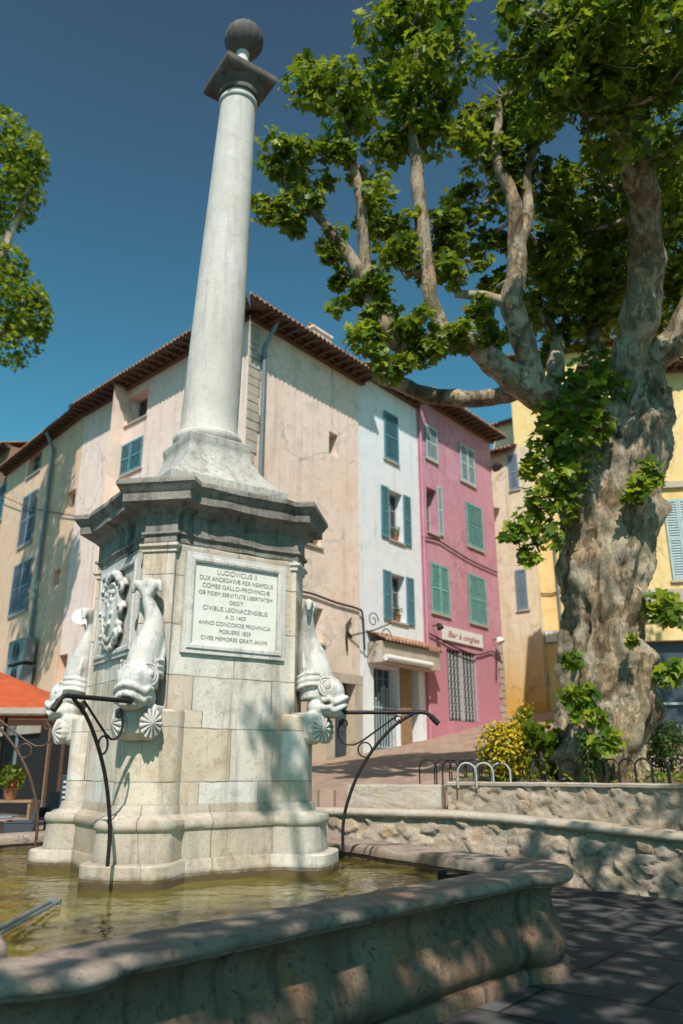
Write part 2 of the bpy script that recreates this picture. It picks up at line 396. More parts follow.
nt.links.new(rpw.outputs[0], mixn.inputs[7])
nt.links.new(sky.outputs[0], mixn.inputs[6]); nt.links.new(mixn.outputs[2], bg.inputs[0]); bg.inputs[1].default_value = .125
sl = bpy.data.lights.new('sun', 'SUN'); sl.energy = 5.0; sl.angle = R(.53); sl.color = (1, .945, .88)
so = bpy.data.objects.new('sun', sl); COL.objects.link(so); so.rotation_euler = SUN.to_track_quat('Z', 'Y').to_euler(); so.location = (-8, -30, 50)
cam = bpy.data.cameras.new('camera'); co_ = bpy.data.objects.new('camera', cam); COL.objects.link(co_); sc.camera = co_
cam.sensor_fit = 'VERTICAL'; cam.sensor_height = 36; cam.sensor_width = 24; cam.lens = 36 * F / 1024
co_.location = (0, 0, CAMH); co_.rotation_euler = (R(90) + PITCH, 0, 0); cam.clip_start = .05; cam.clip_end = 3000
cam.dof.use_dof = True; cam.dof.focus_distance = 8.0; cam.dof.aperture_fstop = 1.1
sc.view_settings.view_transform = 'Standard'; sc.view_settings.look = 'None'; sc.view_settings.exposure = 0

# ------------------------------------------------------------------ ground, street
def sst(a, b, x):
    t = min(1, max(0, (x - a) / (b - a))); return t * t * (3 - 2 * t)
def street_z(x, y):
    k = min(1.15, max(0, (y - 14) / 15))
    S = 1.22 + .066 * (y - 14) + .138 * min(max(x, -2), 14) * k
    return S * sst(-7.5, -1.0, x + .12 * (y - 20)) + .012
WALL = [(9.5, 8.6), (5.9, 9.9), (4.42, 11.2), (3.3, 12.45), (1.9, 13.35), (0.2, 13.95), (-1.8, 14.75), (-4, 15.4), (-8, 16.2)]
def wall_y(x):
    pts = WALL[::-1]
    if x <= pts[0][0]: return pts[0][1]
    for a, b in zip(pts, pts[1:]):
        if a[0] <= x <= b[0]: return a[1] + (b[1] - a[1]) * (x - a[0]) / (b[0] - a[0])
    return pts[-1][1]
g = MB(); N = 40
g.quad([(-400, -400, 0), (400, -400, 0), (400, 400, 0), (-400, 400, 0)])
tag(g.build('ground', M['ground']), kind='structure')
g = MB(); xs = [-16 + .5 * i for i in range(73)]
rows = []
for x in xs:
    y0 = wall_y(x) + (.42 if x < 1.4 else .9); rows.append([(x, y0 + (62 - y0) * (j / 60) ** 1.3, 0) for j in range(61)])
rows = [[(r[0][0], r[0][1] - .004, -.05)] + [(x, y, street_z(x, y)) for x, y, _ in r] for r in rows]
g.rings(rows, closed=False)
tag(g.build('street', M['street'], smooth=60), kind='structure')

# ------------------------------------------------------------------ fountain
C = Vector((-1.66, 8.97, 0)); TH = R(-10)
ftn = thing('fountain', 'tall pale stone fountain with inscribed pedestal, carved dolphins and a column topped by a ball', 'fountain', C, TH)
INV = Matrix.Rotation(-TH, 4, 'Z')
def floc(p):  # world -> fountain local
    q = INV @ (Vector((p[0], p[1], 0)) - C); return Vector((q.x, q.y, p[2] if len(p) > 2 else 0))
PS = .9
def plan(a, wp, Rp, rr, z, sub=5):
    a, wp, Rp = a * PS, wp * (PS + .04), Rp * PS; rr = min(rr, wp * .8)
    one = [(a * math.sqrt(2) - wp, -wp)]
    for i in range(sub + 1):
        q = -math.pi / 2 + (math.pi / 2) * i / sub; one.append((Rp - rr + rr * math.cos(q), -wp + rr + rr * math.sin(q)))
    for i in range(sub + 1):
        q = (math.pi / 2) * i / sub; one.append((Rp - rr + rr * math.cos(q), wp - rr + rr * math.sin(q)))
    one.append((a * math.sqrt(2) - wp, wp))
    # points along the face to the next pilaster
    p0 = Vector(one[-1]); p1 = Vector((wp, a * math.sqrt(2) - wp))
    for i in range(1, 16): one.append(tuple(p0.lerp(p1, i / 16)))
    out = []
    for k in range(4):
        c, s = math.cos(k * math.pi / 2), math.sin(k * math.pi / 2)
        out += [Vector((x * c - y * s, x * s + y * c, z)) for x, y in one]
    return out
def loft(secs, name, mat, sm=35, caps=(True, True), wob=.007):
    mb = MB(); rings = [[q + Vector((noise.noise(q * 4), noise.noise(q * 4 + Vector((7, 0, 0))), noise.noise(q * 4 + Vector((0, 7, 0))))) * wob for q in plan(*s)] for s in secs]; U = [0]; r0 = rings[len(rings) // 2]
    for i in range(len(r0)): U.append(U[-1] + (r0[(i + 1) % len(r0)] - r0[i]).length)
    V = [0]
    for a, b in zip(secs, secs[1:]): V.append(V[-1] + math.hypot(b[4] - a[4], b[0] - a[0]))
    V = [v + secs[0][4] for v in V]
    mb.rings(rings, cap=caps, uvs=(U, V)); return mb.build(name, mat, ftn, smooth=sm)
# base: plinth, die, torus
loft([(1.15, .44, 1.80, .20, .1), (1.15, .44, 1.80, .20, .80), (1.145, .43, 1.785, .2, .815), (1.13, .40, 1.68, .24, .82), (1.125, .395, 1.67, .26, 1.07),
      (1.145, .41, 1.69, .28, 1.08), (1.158, .422, 1.703, .29, 1.105), (1.158, .422, 1.703, .29, 1.135), (1.145, .41, 1.69, .28, 1.165), (1.12, .39, 1.65, .27, 1.17), (1.10, .375, 1.61, .26, 1.195), (1.075, .352, 1.55, .25, 1.21), (1.06, .34, 1.52, .25, 1.29)],
     'pedestal_base', M['stone_base'])
lo = (.33, 1.5, .25); up = (.185, 1.335, .012)
secs = [(1.05, *lo, 1.285), (1.05, *lo, 2.13), (1.045, .32, 1.47, .24, 2.155), (1.045, *up, 2.16), (1.04, *up, 3.72),
        (1.04, .185, 1.335, .012, 3.72), (1.04, .205, 1.355, .012, 3.73), (1.04, .205, 1.355, .012, 3.76), (1.05, .225, 1.385, .012, 3.785), (1.05, .225, 1.385, .012, 3.81), (1.042, .19, 1.34, .012, 3.815), (1.042, .19, 1.34, .012, 3.84)]
loft(secs, 'pedestal_body', M['stone'])
e = lambda o, z: (1.05 + o, .19 + o, 1.345 + o, .012, z)
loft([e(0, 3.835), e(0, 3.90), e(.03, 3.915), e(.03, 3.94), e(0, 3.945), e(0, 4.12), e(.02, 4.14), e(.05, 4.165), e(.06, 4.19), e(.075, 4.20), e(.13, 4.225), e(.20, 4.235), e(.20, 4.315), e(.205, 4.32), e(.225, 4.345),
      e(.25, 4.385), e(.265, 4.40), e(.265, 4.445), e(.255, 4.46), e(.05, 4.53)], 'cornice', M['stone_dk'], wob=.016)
# column foot: square concave frustum turned 45 degrees, then drum mouldings
def sq(h, z, rot=math.pi / 4, m=6, rd=.0):
    pts = []
    for k in range(4):
        a = Vector((h, -h)); b = Vector((h, h)); rt = Matrix.Rotation(rot + k * math.pi / 2, 2)
        for i in range(m): pts.append(Vector((*(rt @ a.lerp(b, i / m)), z)))
    return pts
mb = MB(); prof = [(.74, 4.50), (.74, 4.72), (.73, 4.73)]
for i in range(9):
    t = i / 8; prof.append((.70 - .305 * (1 - (1 - t) ** 1.8), 4.74 + .51 * t))
prof += [(.40, 5.27), (.41, 5.31), (.41, 5.37), (.40, 5.38)]
mb.rings([sq(h, z) for h, z in prof]); o = mb.build('column_foot', M['stone_foot'], ftn, smooth=40, bevel=.02)
mb = MB(); mb.lathe([(.33, 5.37), (.405, 5.38), (.425, 5.42), (.425, 5.47), (.405, 5.50), (.375, 5.51), (.37, 5.55), (.355, 5.60), (.352, 5.8)] + [(.352 - .10 * (t ** 1.25), 5.8 + 5.05 * t) for t in [i / 12 for i in range(1, 13)]] + [(.275, 10.87), (.28, 10.90), (.275, 10.93), (.25, 10.94), (.25, 10.99)], 64)
mb.build('column_shaft', M['stone_col'], ftn, smooth=40)
mb = MB(); mb.lathe([(.24, 10.985), (.258, 10.99), (.29, 11.0), (.30, 11.04), (.29, 11.07), (.285, 11.09), (.31, 11.12), (.35, 11.17), (.37, 11.2)], 48)
mb.rings([sq(h, z) for h, z in [(.36, 11.195), (.37, 11.2), (.40, 11.25), (.405, 11.27), (.405, 11.33), (.39, 11.35), (.2, 11.42)]]); mb.build('capital', M['stone_cap'], ftn, smooth=35)
mb = MB(); mb.lathe([(.17, 11.40), (.16, 11.46), (.12, 11.6), (.095, 11.75), (.085, 11.86), (.1, 11.9), (.1, 11.95)], 32)
fin = mb.build('finial_stem', M['stone_col'], ftn, smooth=40)
mb = MB(); rings = []
for k in range(1, 24):
    th = math.pi * k / 24; ring = []
    for j in range(96):
        ph = 2 * math.pi * j / 96; r = .285 * (1 + .028 * abs(math.sin(ph * 8)) * math.sin(th))
        ring.append(Vector((r * math.sin(th) * math.cos(ph), r * math.sin(th) * math.sin(ph), 12.17 - .285 * math.cos(th))))
    rings.append(ring)
mb.rings(rings); mb.sphere((0, 0, 12.46), .035, 8)
mb.build('ball', M['stone_cap'], ftn, smooth=60)
for o in list(ftn.children):
    if o.name in ('column_shaft', 'capital', 'finial_stem', 'ball', 'column_foot'):
        for v in o.data.vertices:
            if v.co.z > 5.3:
                v.co.z = 5.3 + (v.co.z - 5.3) * .972; v.co.x += (v.co.z - 5.3) * .030 * math.cos(TH); v.co.y += (v.co.z - 5.3) * -.030 * math.sin(TH)
# inscribed plaque on the face between the front and right pilasters
def face_mat(k):   # face frame: X along, Y up, Z outward, origin at face centre
    ang = -math.pi / 4 + k * math.pi / 2; n = Vector((math.cos(ang), math.sin(ang), 0)); t = Vector((-n.y, n.x, 0))
    return Matrix(((t.x, 0, n.x, n.x * 1.045 * PS), (t.y, 0, n.y, n.y * 1.045 * PS), (0, 1, 0, 0), (0, 0, 0, 1)))
def frame_mb(w, h, prof, F_, zc, cx=0):
    mb = MB(); rings = []
    for o, d in prof:
        rings.append([F_ @ Vector((cx + sx * (w / 2 + o), zc + sy * (h / 2 + o), d)) for sx, sy in ((-1, -1), (1, -1), (1, 1), (-1, 1))])
    mb.rings(rings, cap=(False, False)); return mb
FR = face_mat(0); FL = face_mat(3)
for F_, nm in ((FR, 'plaque'), (FL, 'arms_panel')):
    mb = MB(); zc = 3.235; pw, ph = .99, .84
    mb.quad([F_ @ Vector((sx * pw / 2, zc + sy * ph / 2, .012)) for sx, sy in ((-1, -1), (1, -1), (1, 1), (-1, 1))])
    pq = mb.build(nm, M['plaque'] if nm == 'plaque' else M['stone'], ftn)
    frame_mb(pw, ph, [(-.005, .008), (0, .035), (.02, .045), (.05, .045), (.06, .03), (.10, .03), (.11, -.02)], F_, zc).build('frame', M['carved'], pq, bevel=None)
    if nm == 'plaque':
        L = ['LUDOVICUS II', 'DUX ANDEGAVIÆ REX NEAPOLIS', 'COMES GALLO-PROVINCIÆ', 'OB FIDEM SERVITUTE LIBERTATEM', 'DEDIT', 'CIVIBUS LEONACENSIBUS', 'A D 1407', 'ANNO CONCORDE PROVINCIA', 'POSUERE 1829', 'CIVES MEMORES GRATI ANIMI']
        sizes = [.074, .064, .062, .056, .056, .064, .060, .056, .056, .056]; y = .345
        for ln, s_ in zip(L, sizes):
            me = text_mesh([ln], s_ * 1.04, 1.0, .0015, 0, -.014)
            wid = max(v.co.x for v in me.vertices) - min(v.co.x for v in me.vertices); k = min(1, .87 / wid)
            me.transform(Matrix.Diagonal((k, 1, 1, 1))); y -= .0775; split_words(me, s_, F_ @ Matrix.Translation((0, zc + y + .0775, .0155)), pq)
    else:
        # carved cartouche: oval shield with scrolled rim, crown-like crest and small bosses
        mb = MB()
        def P3(x, y, d): return F_ @ Vector((x, zc + y, d))
        rings = []
        for k, d in ((1.0, .01), (1.0, .07), (.93, .10), (.82, .085), (.80, .075), (.5, .10), (.15, .115)):
            ring = []
            for j in range(48):
                q = 2 * math.pi * j / 48; rx, ry = .26, .34
                x = rx * math.cos(q) * (1 - .18 * max(0, -math.sin(q))) * k; yy = ry * math.sin(q) * k
                ring.append(P3(x, yy - .02, d))
            rings.append(ring)
        mb.rings(rings)
        for sx in (-1, 1):
            for (x0, y0, rr_) in ((.27, .22, .085), (.29, -.02, .07), (.21, -.28, .08)):
                pts = [P3(sx * (x0 + (rr_ * (1 - t * .75)) * math.cos(t * 9)), y0 + (rr_ * (1 - t * .75)) * math.sin(t * 9), .05 + .04 * t) for t in [i / 24 for i in range(25)]]
                mb.tube(pts, .026, 8)
        for x, y in [(-.1, .18), (.1, .18), (0, .05), (-.1, -.05), (.1, -.05), (0, -.17), (-.07, .1), (.07, .1), (0, .2), (-.06, -.15), (.06, -.15)]:
            mb.sphere(P3(x, y, .1), .03, 6)
        for i in range(7):
            q = R(25 + i * 130 / 6); mb.sphere(P3(.2 * math.cos(q), .25 + .15 * math.sin(q), .07), .05, 7)
        for i in range(9):
            q = R(200 + i * 140 / 8); mb.sphere(P3(.25 * math.cos(q), -.05 + .36 * math.sin(q), .05), .045, 7)
        o = mb.build('coat_of_arms', M['carved'], pq, smooth=60)
        rm = o.modifiers.new('fuse', 'REMESH'); rm.mode = 'VOXEL'; rm.voxel_size = .011; rm.use_smooth_shade = True; bake_mods(o)
# dolphins
def make_dolphin():
    mb = MB()
    # plinth block under the head
    mb.rings([[Vector((x, y, z)) for x, y in ((1.30, -h), (q, -h), (q + .06, -h * .45), (q + .06, h * .45), (q, h), (1.30, h))] for z, q, h in ((1.86, 1.50, .19), (1.92, 1.60, .25), (2.14, 1.62, .26), (2.18, 1.58, .25))])
    # body rising and tapering to the tail, slightly twisted
    path = [(1.58, .0, 2.34), (1.55, .0, 2.52), (1.52, .02, 2.68), (1.47, .05, 2.84), (1.44, .045, 2.98), (1.44, .0, 3.10), (1.45, -.05, 3.20), (1.45, -.055, 3.30)]
    rad = [.22, .215, .20, .165, .125, .095, .075, .07]
    pts = crom(path, 6); rr_ = [rad[min(i // 6, 7)] + (rad[min(i // 6 + 1, 7)] - rad[min(i // 6, 7)]) * ((i % 6) / 6) for i in range(len(pts))]
    mb.tube(pts, rr_, 20)
    # tail flukes
    for sy in (-1, 1):
        pp = crom([(1.45, -.055, 3.24), (1.47, -.05 + sy * .09, 3.33), (1.50, -.05 + sy * .17, 3.36), (1.50, -.05 + sy * .2, 3.27)], 5)
        mb.tube(pp, [.075 - .05 * (i / (len(pp) - 1)) for i in range(len(pp))], 10)
    mb.sphere((1.46, -.05, 3.36), (.06, .13, .07), 8)
    # dorsal / side fins
    for sy in (-1, 1):
        pp = crom([(1.5, sy * .16, 2.55), (1.46, sy * .22, 2.66), (1.43, sy * .2, 2.82)], 5)
        mb.tube(pp, [.06, .06, .055, .05, .045, .04, .035, .03, .025, .02, .015][:len(pp)], 8)
    # head: brow, upper lip, lower jaw, cheeks
    mb.sphere((1.68, 0, 2.40), (.22, .245, .18), 12)
    mb.sphere((1.745, 0, 2.335), (.17, .2, .09), 12, Matrix.Rotation(R(18), 3, 'Y'))
    mb.sphere((1.73, 0, 2.19), (.16, .185, .065), 12, Matrix.Rotation(R(8), 3, 'Y'))
    mb.sphere((1.60, 0, 2.24), (.15, .23, .14), 10)
    for zz, k in ((2.30, 1.0), (2.22, .93)):
        pts = []
        for i in range(17):
            q = R(-100 + 200 * i / 16); pts.append((1.70 + .225 * k * math.cos(q), .225 * k * math.sin(q), zz + .04 * math.cos(q * 2) + (.05 if abs(q) > 1.3 else 0)))
        mb.tube(pts, .03, 8)
    # gill ribs
    for i, zz in enumerate((2.44, 2.50, 2.56)):
        for sy in (-1, 1):
            pts = [(1.56 + .25 * math.cos(R(a_)), sy * .26 * math.sin(R(a_)), zz - .03 * math.cos(R(a_ * 2))) for a_ in range(70, 165, 10)]
            mb.tube(pts, .022, 6)
    D = lambda v: (1.2 + (v[0] - 1.335) * .92, v[1] * .74, v[2])
    mb.v = [D(v) for v in mb.v]
    o = mb.build('dolphin', M['carved'], ftn, smooth=60)
    rm = o.modifiers.new('fuse', 'REMESH'); rm.mode = 'VOXEL'; rm.voxel_size = .013; rm.use_smooth_shade = True
    s_ = o.modifiers.new('soft', 'SMOOTH'); s_.factor = .5; s_.iterations = 2; bake_mods(o)
    for sy in (-1, 1):
        ey = MB(); c = Vector((1.72, sy * .20, 2.45)); nrm = Vector((.62, sy * .72, .25)).normalized()
        qt = nrm.to_track_quat('Z', 'Y').to_matrix()
        ey.sphere(c, .05, 8)
        for r_ in (.075, .105):
            ey.tube([c - nrm * .01 + qt @ Vector((r_ * math.cos(2 * math.pi * i / 20), r_ * math.sin(2 * math.pi * i / 20), 0)) for i in range(21)], .014, 6)
        ey.v = [D(v) for v in ey.v]; ey.build('eye', M['carved'], o, smooth=60)
        # scallop shell on each side of the block
        sh = MB(); c = Vector((1.62, sy * .20, 2.02)); nrm = Vector((.75, sy * .66, 0)).normalized(); qt = Matrix((Vector((-nrm.y, nrm.x, 0)), Vector((0, 0, 1)), nrm)).transposed()
        rings = []; n_ = 96
        for k, dep in ((.10, .115), (.25, .105), (.55, .085), (.82, .068), (.97, .06), (1.0, .045), (.98, .0), (.9, -.08)):
            ring = []
            for j in range(n_):
                q = 2 * math.pi * j / n_; fl = abs(math.cos(q * 6.5 + .3))
                ring.append(c + qt @ Vector((.14 * k * (1 - .06 * (1 - fl)) * math.cos(q), -.012 + .14 * k * (1 - .06 * (1 - fl)) * math.sin(q), dep - .03 * (1 - fl) ** 1.5 * min(1, k * 1.5) * (dep > 0.02))))
            rings.append(ring)
        sh.rings(rings); sh.v = [D(v) for v in sh.v]; sh.build('shell', M['carved'], o, smooth=50)
    return o
dol = make_dolphin()
for k in (0, 1, 2, 3):
    d_ = dol if k == 0 else dup(dol)
    d_.rotation_euler = (0, 0, k * math.pi / 2)

# ---- basin
CORN = [Vector((-1.62, 3.48)), Vector((2.05, 7.66)), Vector((-2.15, 14.3)), Vector((-5.35, 10.4))]
def basin_plan():
    pts = []
    for i in range(4):
        K = CORN[i]; A = CORN[i - 1]; B = CORN[(i + 1) % 4]
        d1 = (K - A).normalized(); d2 = (B - K).normalized(); n1 = Vector((d1.y, -d1.x)); n2 = Vector((d2.y, -d2.x))
        s1 = K - d1 * .78; s2 = K + d2 * .78; out = (n1 + n2).normalized()
        pts += [('side', s1)]
        lob = .14 if i == 0 else .17; a = s1 + d1 * .03 + n1 * lob; b = s2 - d2 * .03 + n2 * lob; ctrl = K + out * .12
        pts.append(('x', s1 + n1 * .05))
        for j in range(13):
            t = j / 12; q = a * (1 - t) ** 2 + ctrl * 2 * t * (1 - t) + b * t * t; pts.append(('x', q))
        pts.append(('x', s2 + n2 * .05)); pts.append(('side', s2))
    P = [p for _, p in pts]; out = []
    for i in range(len(P)):
        a, b = P[i], P[(i + 1) % len(P)]; m = max(1, int((b - a).length / .07))
        for k in range(m): out.append(a.lerp(b, k / m))
    # round the little corners
    for _ in range(2):
        out = [(out[i - 1] + out[i] * 2 + out[(i + 1) % len(out)]) / 4 for i in range(len(out))]
    return out
BP = basin_plan(); NB = len(BP); BN = []
for i in range(NB):
    t = (BP[(i + 2) % NB] - BP[i - 2]).normalized(); BN.append(Vector((t.y, -t.x)))
def basin_loft(prof, name, mat, wob=.006, closed_prof=True):
    mb = MB(); rings = []; U = [0]
    for i in range(NB): U.append(U[-1] + (BP[(i + 1) % NB] - BP[i]).length)
    prof2 = prof + [prof[0]]
    for o_, z_ in prof2:
        ring = []
        for i in range(NB):
            q = BP[i] + BN[i] * o_; nz = noise.noise(Vector((q.x * 2.3, q.y * 2.3, z_ * 3))) + .6 * noise.noise(Vector((q.x * 8, q.y * 8, z_ * 9)))
            chip = max(0, noise.noise(Vector((q.x * 2.1 + 9, q.y * 2.1, 3))) - .36) * .16 + (.022 if noise.noise(Vector((U[i] * 1.1, 3.3, 0))) > .30 and (U[i] * 3.1) % 1 < .16 else 0)
            p = BP[i] + BN[i] * (o_ + nz * wob - (chip if o_ > .0 else 0))
            L_ = floc((p.x, p.y)); ring.append((L_.x, L_.y, z_ + nz * wob * .6 - (chip * .4 if z_ > .7 else 0)))
        rings.append(ring)
    mb.rings(rings, cap=(False, False)); return mb.build(name, mat, ftn, smooth=50)
basin_loft([(-.38, .2), (-.38, .70), (-.20, .70), (-.02, .685), (-.08, .64), (-.105, .58), (-.10, .51), (-.07, .42), (-.03, .34), (-.005, .27), (.0, .21), (-.03, .15), (-.06, .12), (-.06, .108), (-.01, .105), (.015, .08), (.02, -.05), (-.38, -.05)], 'basin_wall', M['basin'])
basin_loft([(-.40, .68), (-.405, .75), (-.39, .772), (-.37, .780), (.06, .788), (.085, .782), (.10, .768), (.105, .748), (.098, .726), (.075, .712), (.045, .708), (.04, .692), (-.02, .684)], 'basin_rim', M['rim'], wob=.009)
n = NT('algae_floor'); co = n.coord('Object'); a = n.noise(co, 1.3, 7, .7, .5); b = n.noise(co, 7, 6, .7)
c_ = n.ramp(a, [(.3, (.22, .17, .03)), (.5, (.50, .40, .09)), (.7, (.68, .55, .20))]); c_ = n.mix(n.ramp(b, [(.45, 0), (.7, .6)]), c_, (.12, .10, .02)); n.pbsdf(c_, .9)
mb = MB(); mb.quad([floc((*(BP[i] - BN[i] * .37), .28)) for i in range(NB)]); mb.build('basin_floor', n.m, ftn)
# water
n = NT('pool_water'); co = n.coord('Object', (1, 1, 1)); h1 = n.noise(n.coord('Object', (1, 2.0, 1)), 3.6, 3, .5, .6); h2 = n.noise(co, 11, 2, .5, .4)
h = n.math('ADD', h1, n.math('MULTIPLY', h2, .35)); bmp = n.bump(h2, .25, .02)
tr = n.n('ShaderNodeBsdfTransparent'); tr.inputs[0].default_value = (.86, .82, .55, 1)
gl = n.n('ShaderNodeBsdfGlossy'); gl.inputs['Roughness'].default_value = .03; n.l(bmp, gl.inputs['Normal'])
fr = n.n('ShaderNodeFresnel'); fr.inputs[0].default_value = 1.36; n.l(bmp, fr.inputs['Normal'])
df = n.n('ShaderNodeBsdfDiffuse'); wv_ = n.noise(co, .9, 6, .68, .6); n.l(n.ramp(wv_, [(.36, (.06, .06, .015)), (.52, (.26, .23, .045)), (.68, (.42, .37, .11))]), df.inputs[0])
m1 = n.n('ShaderNodeMixShader'); m1.inputs[0].default_value = .5; n.l(tr.outputs[0], m1.inputs[1]); n.l(df.outputs[0], m1.inputs[2])
mx = n.n('ShaderNodeMixShader'); n.l(fr.outputs[0], mx.inputs[0]); n.l(m1.outputs[0], mx.inputs[1]); n.l(gl.outputs[0], mx.inputs[2]); n.l(mx.outputs[0], n.out.inputs[0])
from mathutils.geometry import intersect_point_tri_2d
def inside(p, poly):
    c = False; j = len(poly) - 1
    for i in range(len(poly)):
        a, b = poly[i], poly[j]
        if (a.y > p[1]) != (b.y > p[1]) and p[0] < (b.x - a.x) * (p[1] - a.y) / (b.y - a.y) + a.x: c = not c
        j = i
    return c
WP = [BP[i] - BN[i] * .30 for i in range(0, NB, 2)]; st_ = .05
x0, y0 = min(p.x for p in WP), min(p.y for p in WP); nx_, ny_ = int((max(p.x for p in WP) - x0) / st_) + 2, int((max(p.y for p in WP) - y0) / st_) + 2
def wave(x, y):
    rr_ = math.hypot(x - C.x, y - C.y)
    v = .55 * noise.noise(Vector((x * 2.2, y * 3.2, 0))) + .35 * noise.noise(Vector((x * 5 + 3, y * 7, 1))) + .18 * noise.noise(Vector((x * 11, y * 13, 2)))
    v += .22 * math.sin(rr_ * 16 + 3 * noise.noise(Vector((x, y, 4)))) * max(0, noise.noise(Vector((x * .8, y * .8, 7))) + .3)
    return .62 + .011 * v
ids = {}; mb = MB()
def vid(i, j):
    if (i, j) not in ids:
        x, y = x0 + i * st_, y0 + j * st_; ids[(i, j)] = len(mb.v); mb.v.append((x, y, wave(x, y)))
    return ids[(i, j)]
for i in range(nx_):
    for j in range(ny_):
        if inside((x0 + (i + .5) * st_, y0 + (j + .5) * st_), WP): mb.f.append((vid(i, j), vid(i + 1, j), vid(i + 1, j + 1), vid(i, j + 1))); mb.uv.append(None)
tag(mb.build('water', n.m, smooth=90), kind='structure')

# ---- iron jug brackets
def make_bracket(loc, az, sc_r, label, mat):
    root = thing('iron_bracket', label, 'bracket', (loc[0], loc[1], 0), R(90 - az), 'wrought iron jug brackets on the fountain')
    z0 = 2.19
    P = lambda r, z: Vector((r * sc_r, 0, z))
    bar = MB(); pts = [P(-.12, z0), P(.3, z0), P(.75, z0), P(.93, z0), P(.98, z0 - .008), P(1.02, z0 - .03), P(1.10, z0 - .11)]
    bar.tube(pts, .021, 8); bar.tube([P(1.03, z0 - .04), P(1.115, z0 - .125)], .03, 8); bar.build('bar', mat, root, smooth=50)
    leg = MB(); leg.tube(crom([P(.84, z0 - .01), P(.62, z0 - .14), P(.40, z0 - .36), P(.22, z0 - .62), P(.10, z0 - .9), P(.05, z0 - 1.12), P(.045, z0 - 1.36)], 6), .017, 8); leg.build('leg', mat, root, smooth=50)
    st = MB(); st.tube([P(.66, z0 - .03), P(.45, z0 - .17), P(.27, z0 - .29), P(.17, z0 - .335)] + [P(.12 + .13 * math.cos(a) * 1, z0 - .205 + .13 * math.sin(a)) for a in [R(-80 - i * 15) for i in range(1, 12)]], .011, 6)
    st.tube([P(.06 + .055 * (1 - i / 40) * math.cos(R(-150 - i * 15)) + .0, z0 - .12 + .055 * (1 - i / 40) * math.sin(R(-150 - i * 15))) for i in range(0, 36)], .010, 6)
    st.build('strut', mat, root, smooth=50)
    rg = MB(); rg.tube([P(.29 + .075 * math.cos(a), z0 - .385 + .075 * math.sin(a)) for a in [2 * math.pi * i / 24 for i in range(25)]], .010, 6); rg.build('ring', mat, root, smooth=50)
    sc_ = MB(); sc_.tube([P(.66 + .05 * (1 - i / 30) * math.cos(R(-60 + i * 18)), z0 - .075 + .05 * (1 - i / 30) * math.sin(R(-60 + i * 18))) for i in range(26)], .009, 6); sc_.build('scroll', mat, root, smooth=50)
    return root
make_bracket((-1.95, 7.22), 214, .66, 'black wrought iron bracket reaching towards the viewer from the front dolphin', M['iron'])
make_bracket((-.03, 8.72), 92, .96, 'black wrought iron bracket sticking out to the right beside the doors and retaining wall', M['iron'])
make_bracket((-3.27, 9.2), 268, .96, 'wrought iron bracket coloured brown for its lit look, reaching left in front of the cafe terrace', M['iron_lit'])
# iron rods lying across the basin
mb = MB(); a, b = onz(-30, 944, .70), onz(50, 902, .66); mb.tube([a, b], .016, 8); mb.tube([a + Vector((.06, .02, .0)), b + Vector((.06, .0, 0))], .012, 8); mb.box(b + Vector((.03, 0, 0)), (.1, .035, .035))
tag(mb.build('iron_rod', M['zinc'], smooth=40), 'pair of grey metal rods over the water by the near basin edge', 'rod')
mb = MB(); a, b = onz(442, 878, .66), onz(540, 878, .68); mb.tube([a, b], .024, 8); mb.box(a, (.08, .08, .14)); mb.tube([a + Vector((.02, .1, .02)), b + Vector((0, .12, .02))], .015, 6)
tag(mb.build('iron_rod', M['iron'], smooth=40), 'dark metal rod with a square end over the water by the right basin corner', 'rod')

# ------------------------------------------------------------------ retaining wall, planter wall, block
def interp(tab, x):
    for (a, va), (b, vb) in zip(tab, tab[1:]):
        if a <= x <= b: return va + (vb - va) * (x - a) / (b - a)
    return tab[0][1] if x < tab[0][0] else tab[-1][1]
LEDGE = [(-8, .1), (-4, .55), (-1.8, .98), (0.2, 1.0), (1.9, .98), (3.3, .90), (4.42, .82), (9.5, .76)]
def resample(poly, step):
    out = []
    for a, b in zip(poly, poly[1:]):
        a, b = Vector(a), Vector(b); m = max(1, int((b - a).length / step))
        for k in range(m): out.append(a.lerp(b, k / m))
    out.append(Vector(poly[-1])); return out
def smooth2(p, k):
    for _ in range(k): p = [p[0]] + [(p[i - 1] + p[i] * 2 + p[i + 1]) / 4 for i in range(1, len(p) - 1)] + [p[-1]]
    return p
def normals2(p):
    out = []
    for i in range(len(p)):
        t = (p[min(i + 1, len(p) - 1)] - p[max(i - 1, 0)]).normalized(); out.append(Vector((-t.y, t.x)))   # towards the viewer for right-to-left runs
    return out
def rub(p, sc=4.4, amp=.026):
    d, pts = noise.voronoi(Vector((p.x * sc, p.y * sc, p.z * sc * 1.35)) + .35 * noise.noise_vector(p * 3.1))
    e_ = d[1] - d[0]; cid = noise.cell_vector(pts[0] * 7.3); k = min(1, e_ * 9)
    tilt = (p - pts[0] / sc).dot(Vector((cid.x - .5, cid.y - .5, cid.z - .5))) * 1.1
    return amp * .55 * (k * k * (3 - 2 * k) - .8) + k * (amp * .7 * (cid.x - .5) + max(-amp, min(amp, tilt * .7))) + .5 * amp * noise.noise(p * 6) + .4 * amp * noise.noise(p * 15) + .25 * amp * noise.noise(p * 31), cid.y, k
def attr(o, vals):
    for nm, k in (('cell', 0), ('edge', 1)):
        at = o.data.attributes.new(nm, 'FLOAT', 'POINT'); at.data.foreach_set('value', [v[k] for v in vals])
WL = smooth2(resample(WALL, .032), 90); WN = normals2(WL)
WN = [n_ if n_.y < 0 else -n_ for n_ in WN]
rw = thing('retaining_wall', 'low curved rubble stone retaining wall with a rounded stone ledge to the right of the fountain', 'wall', (0, 0, 0))
mb = MB(); rings = []; vals = []
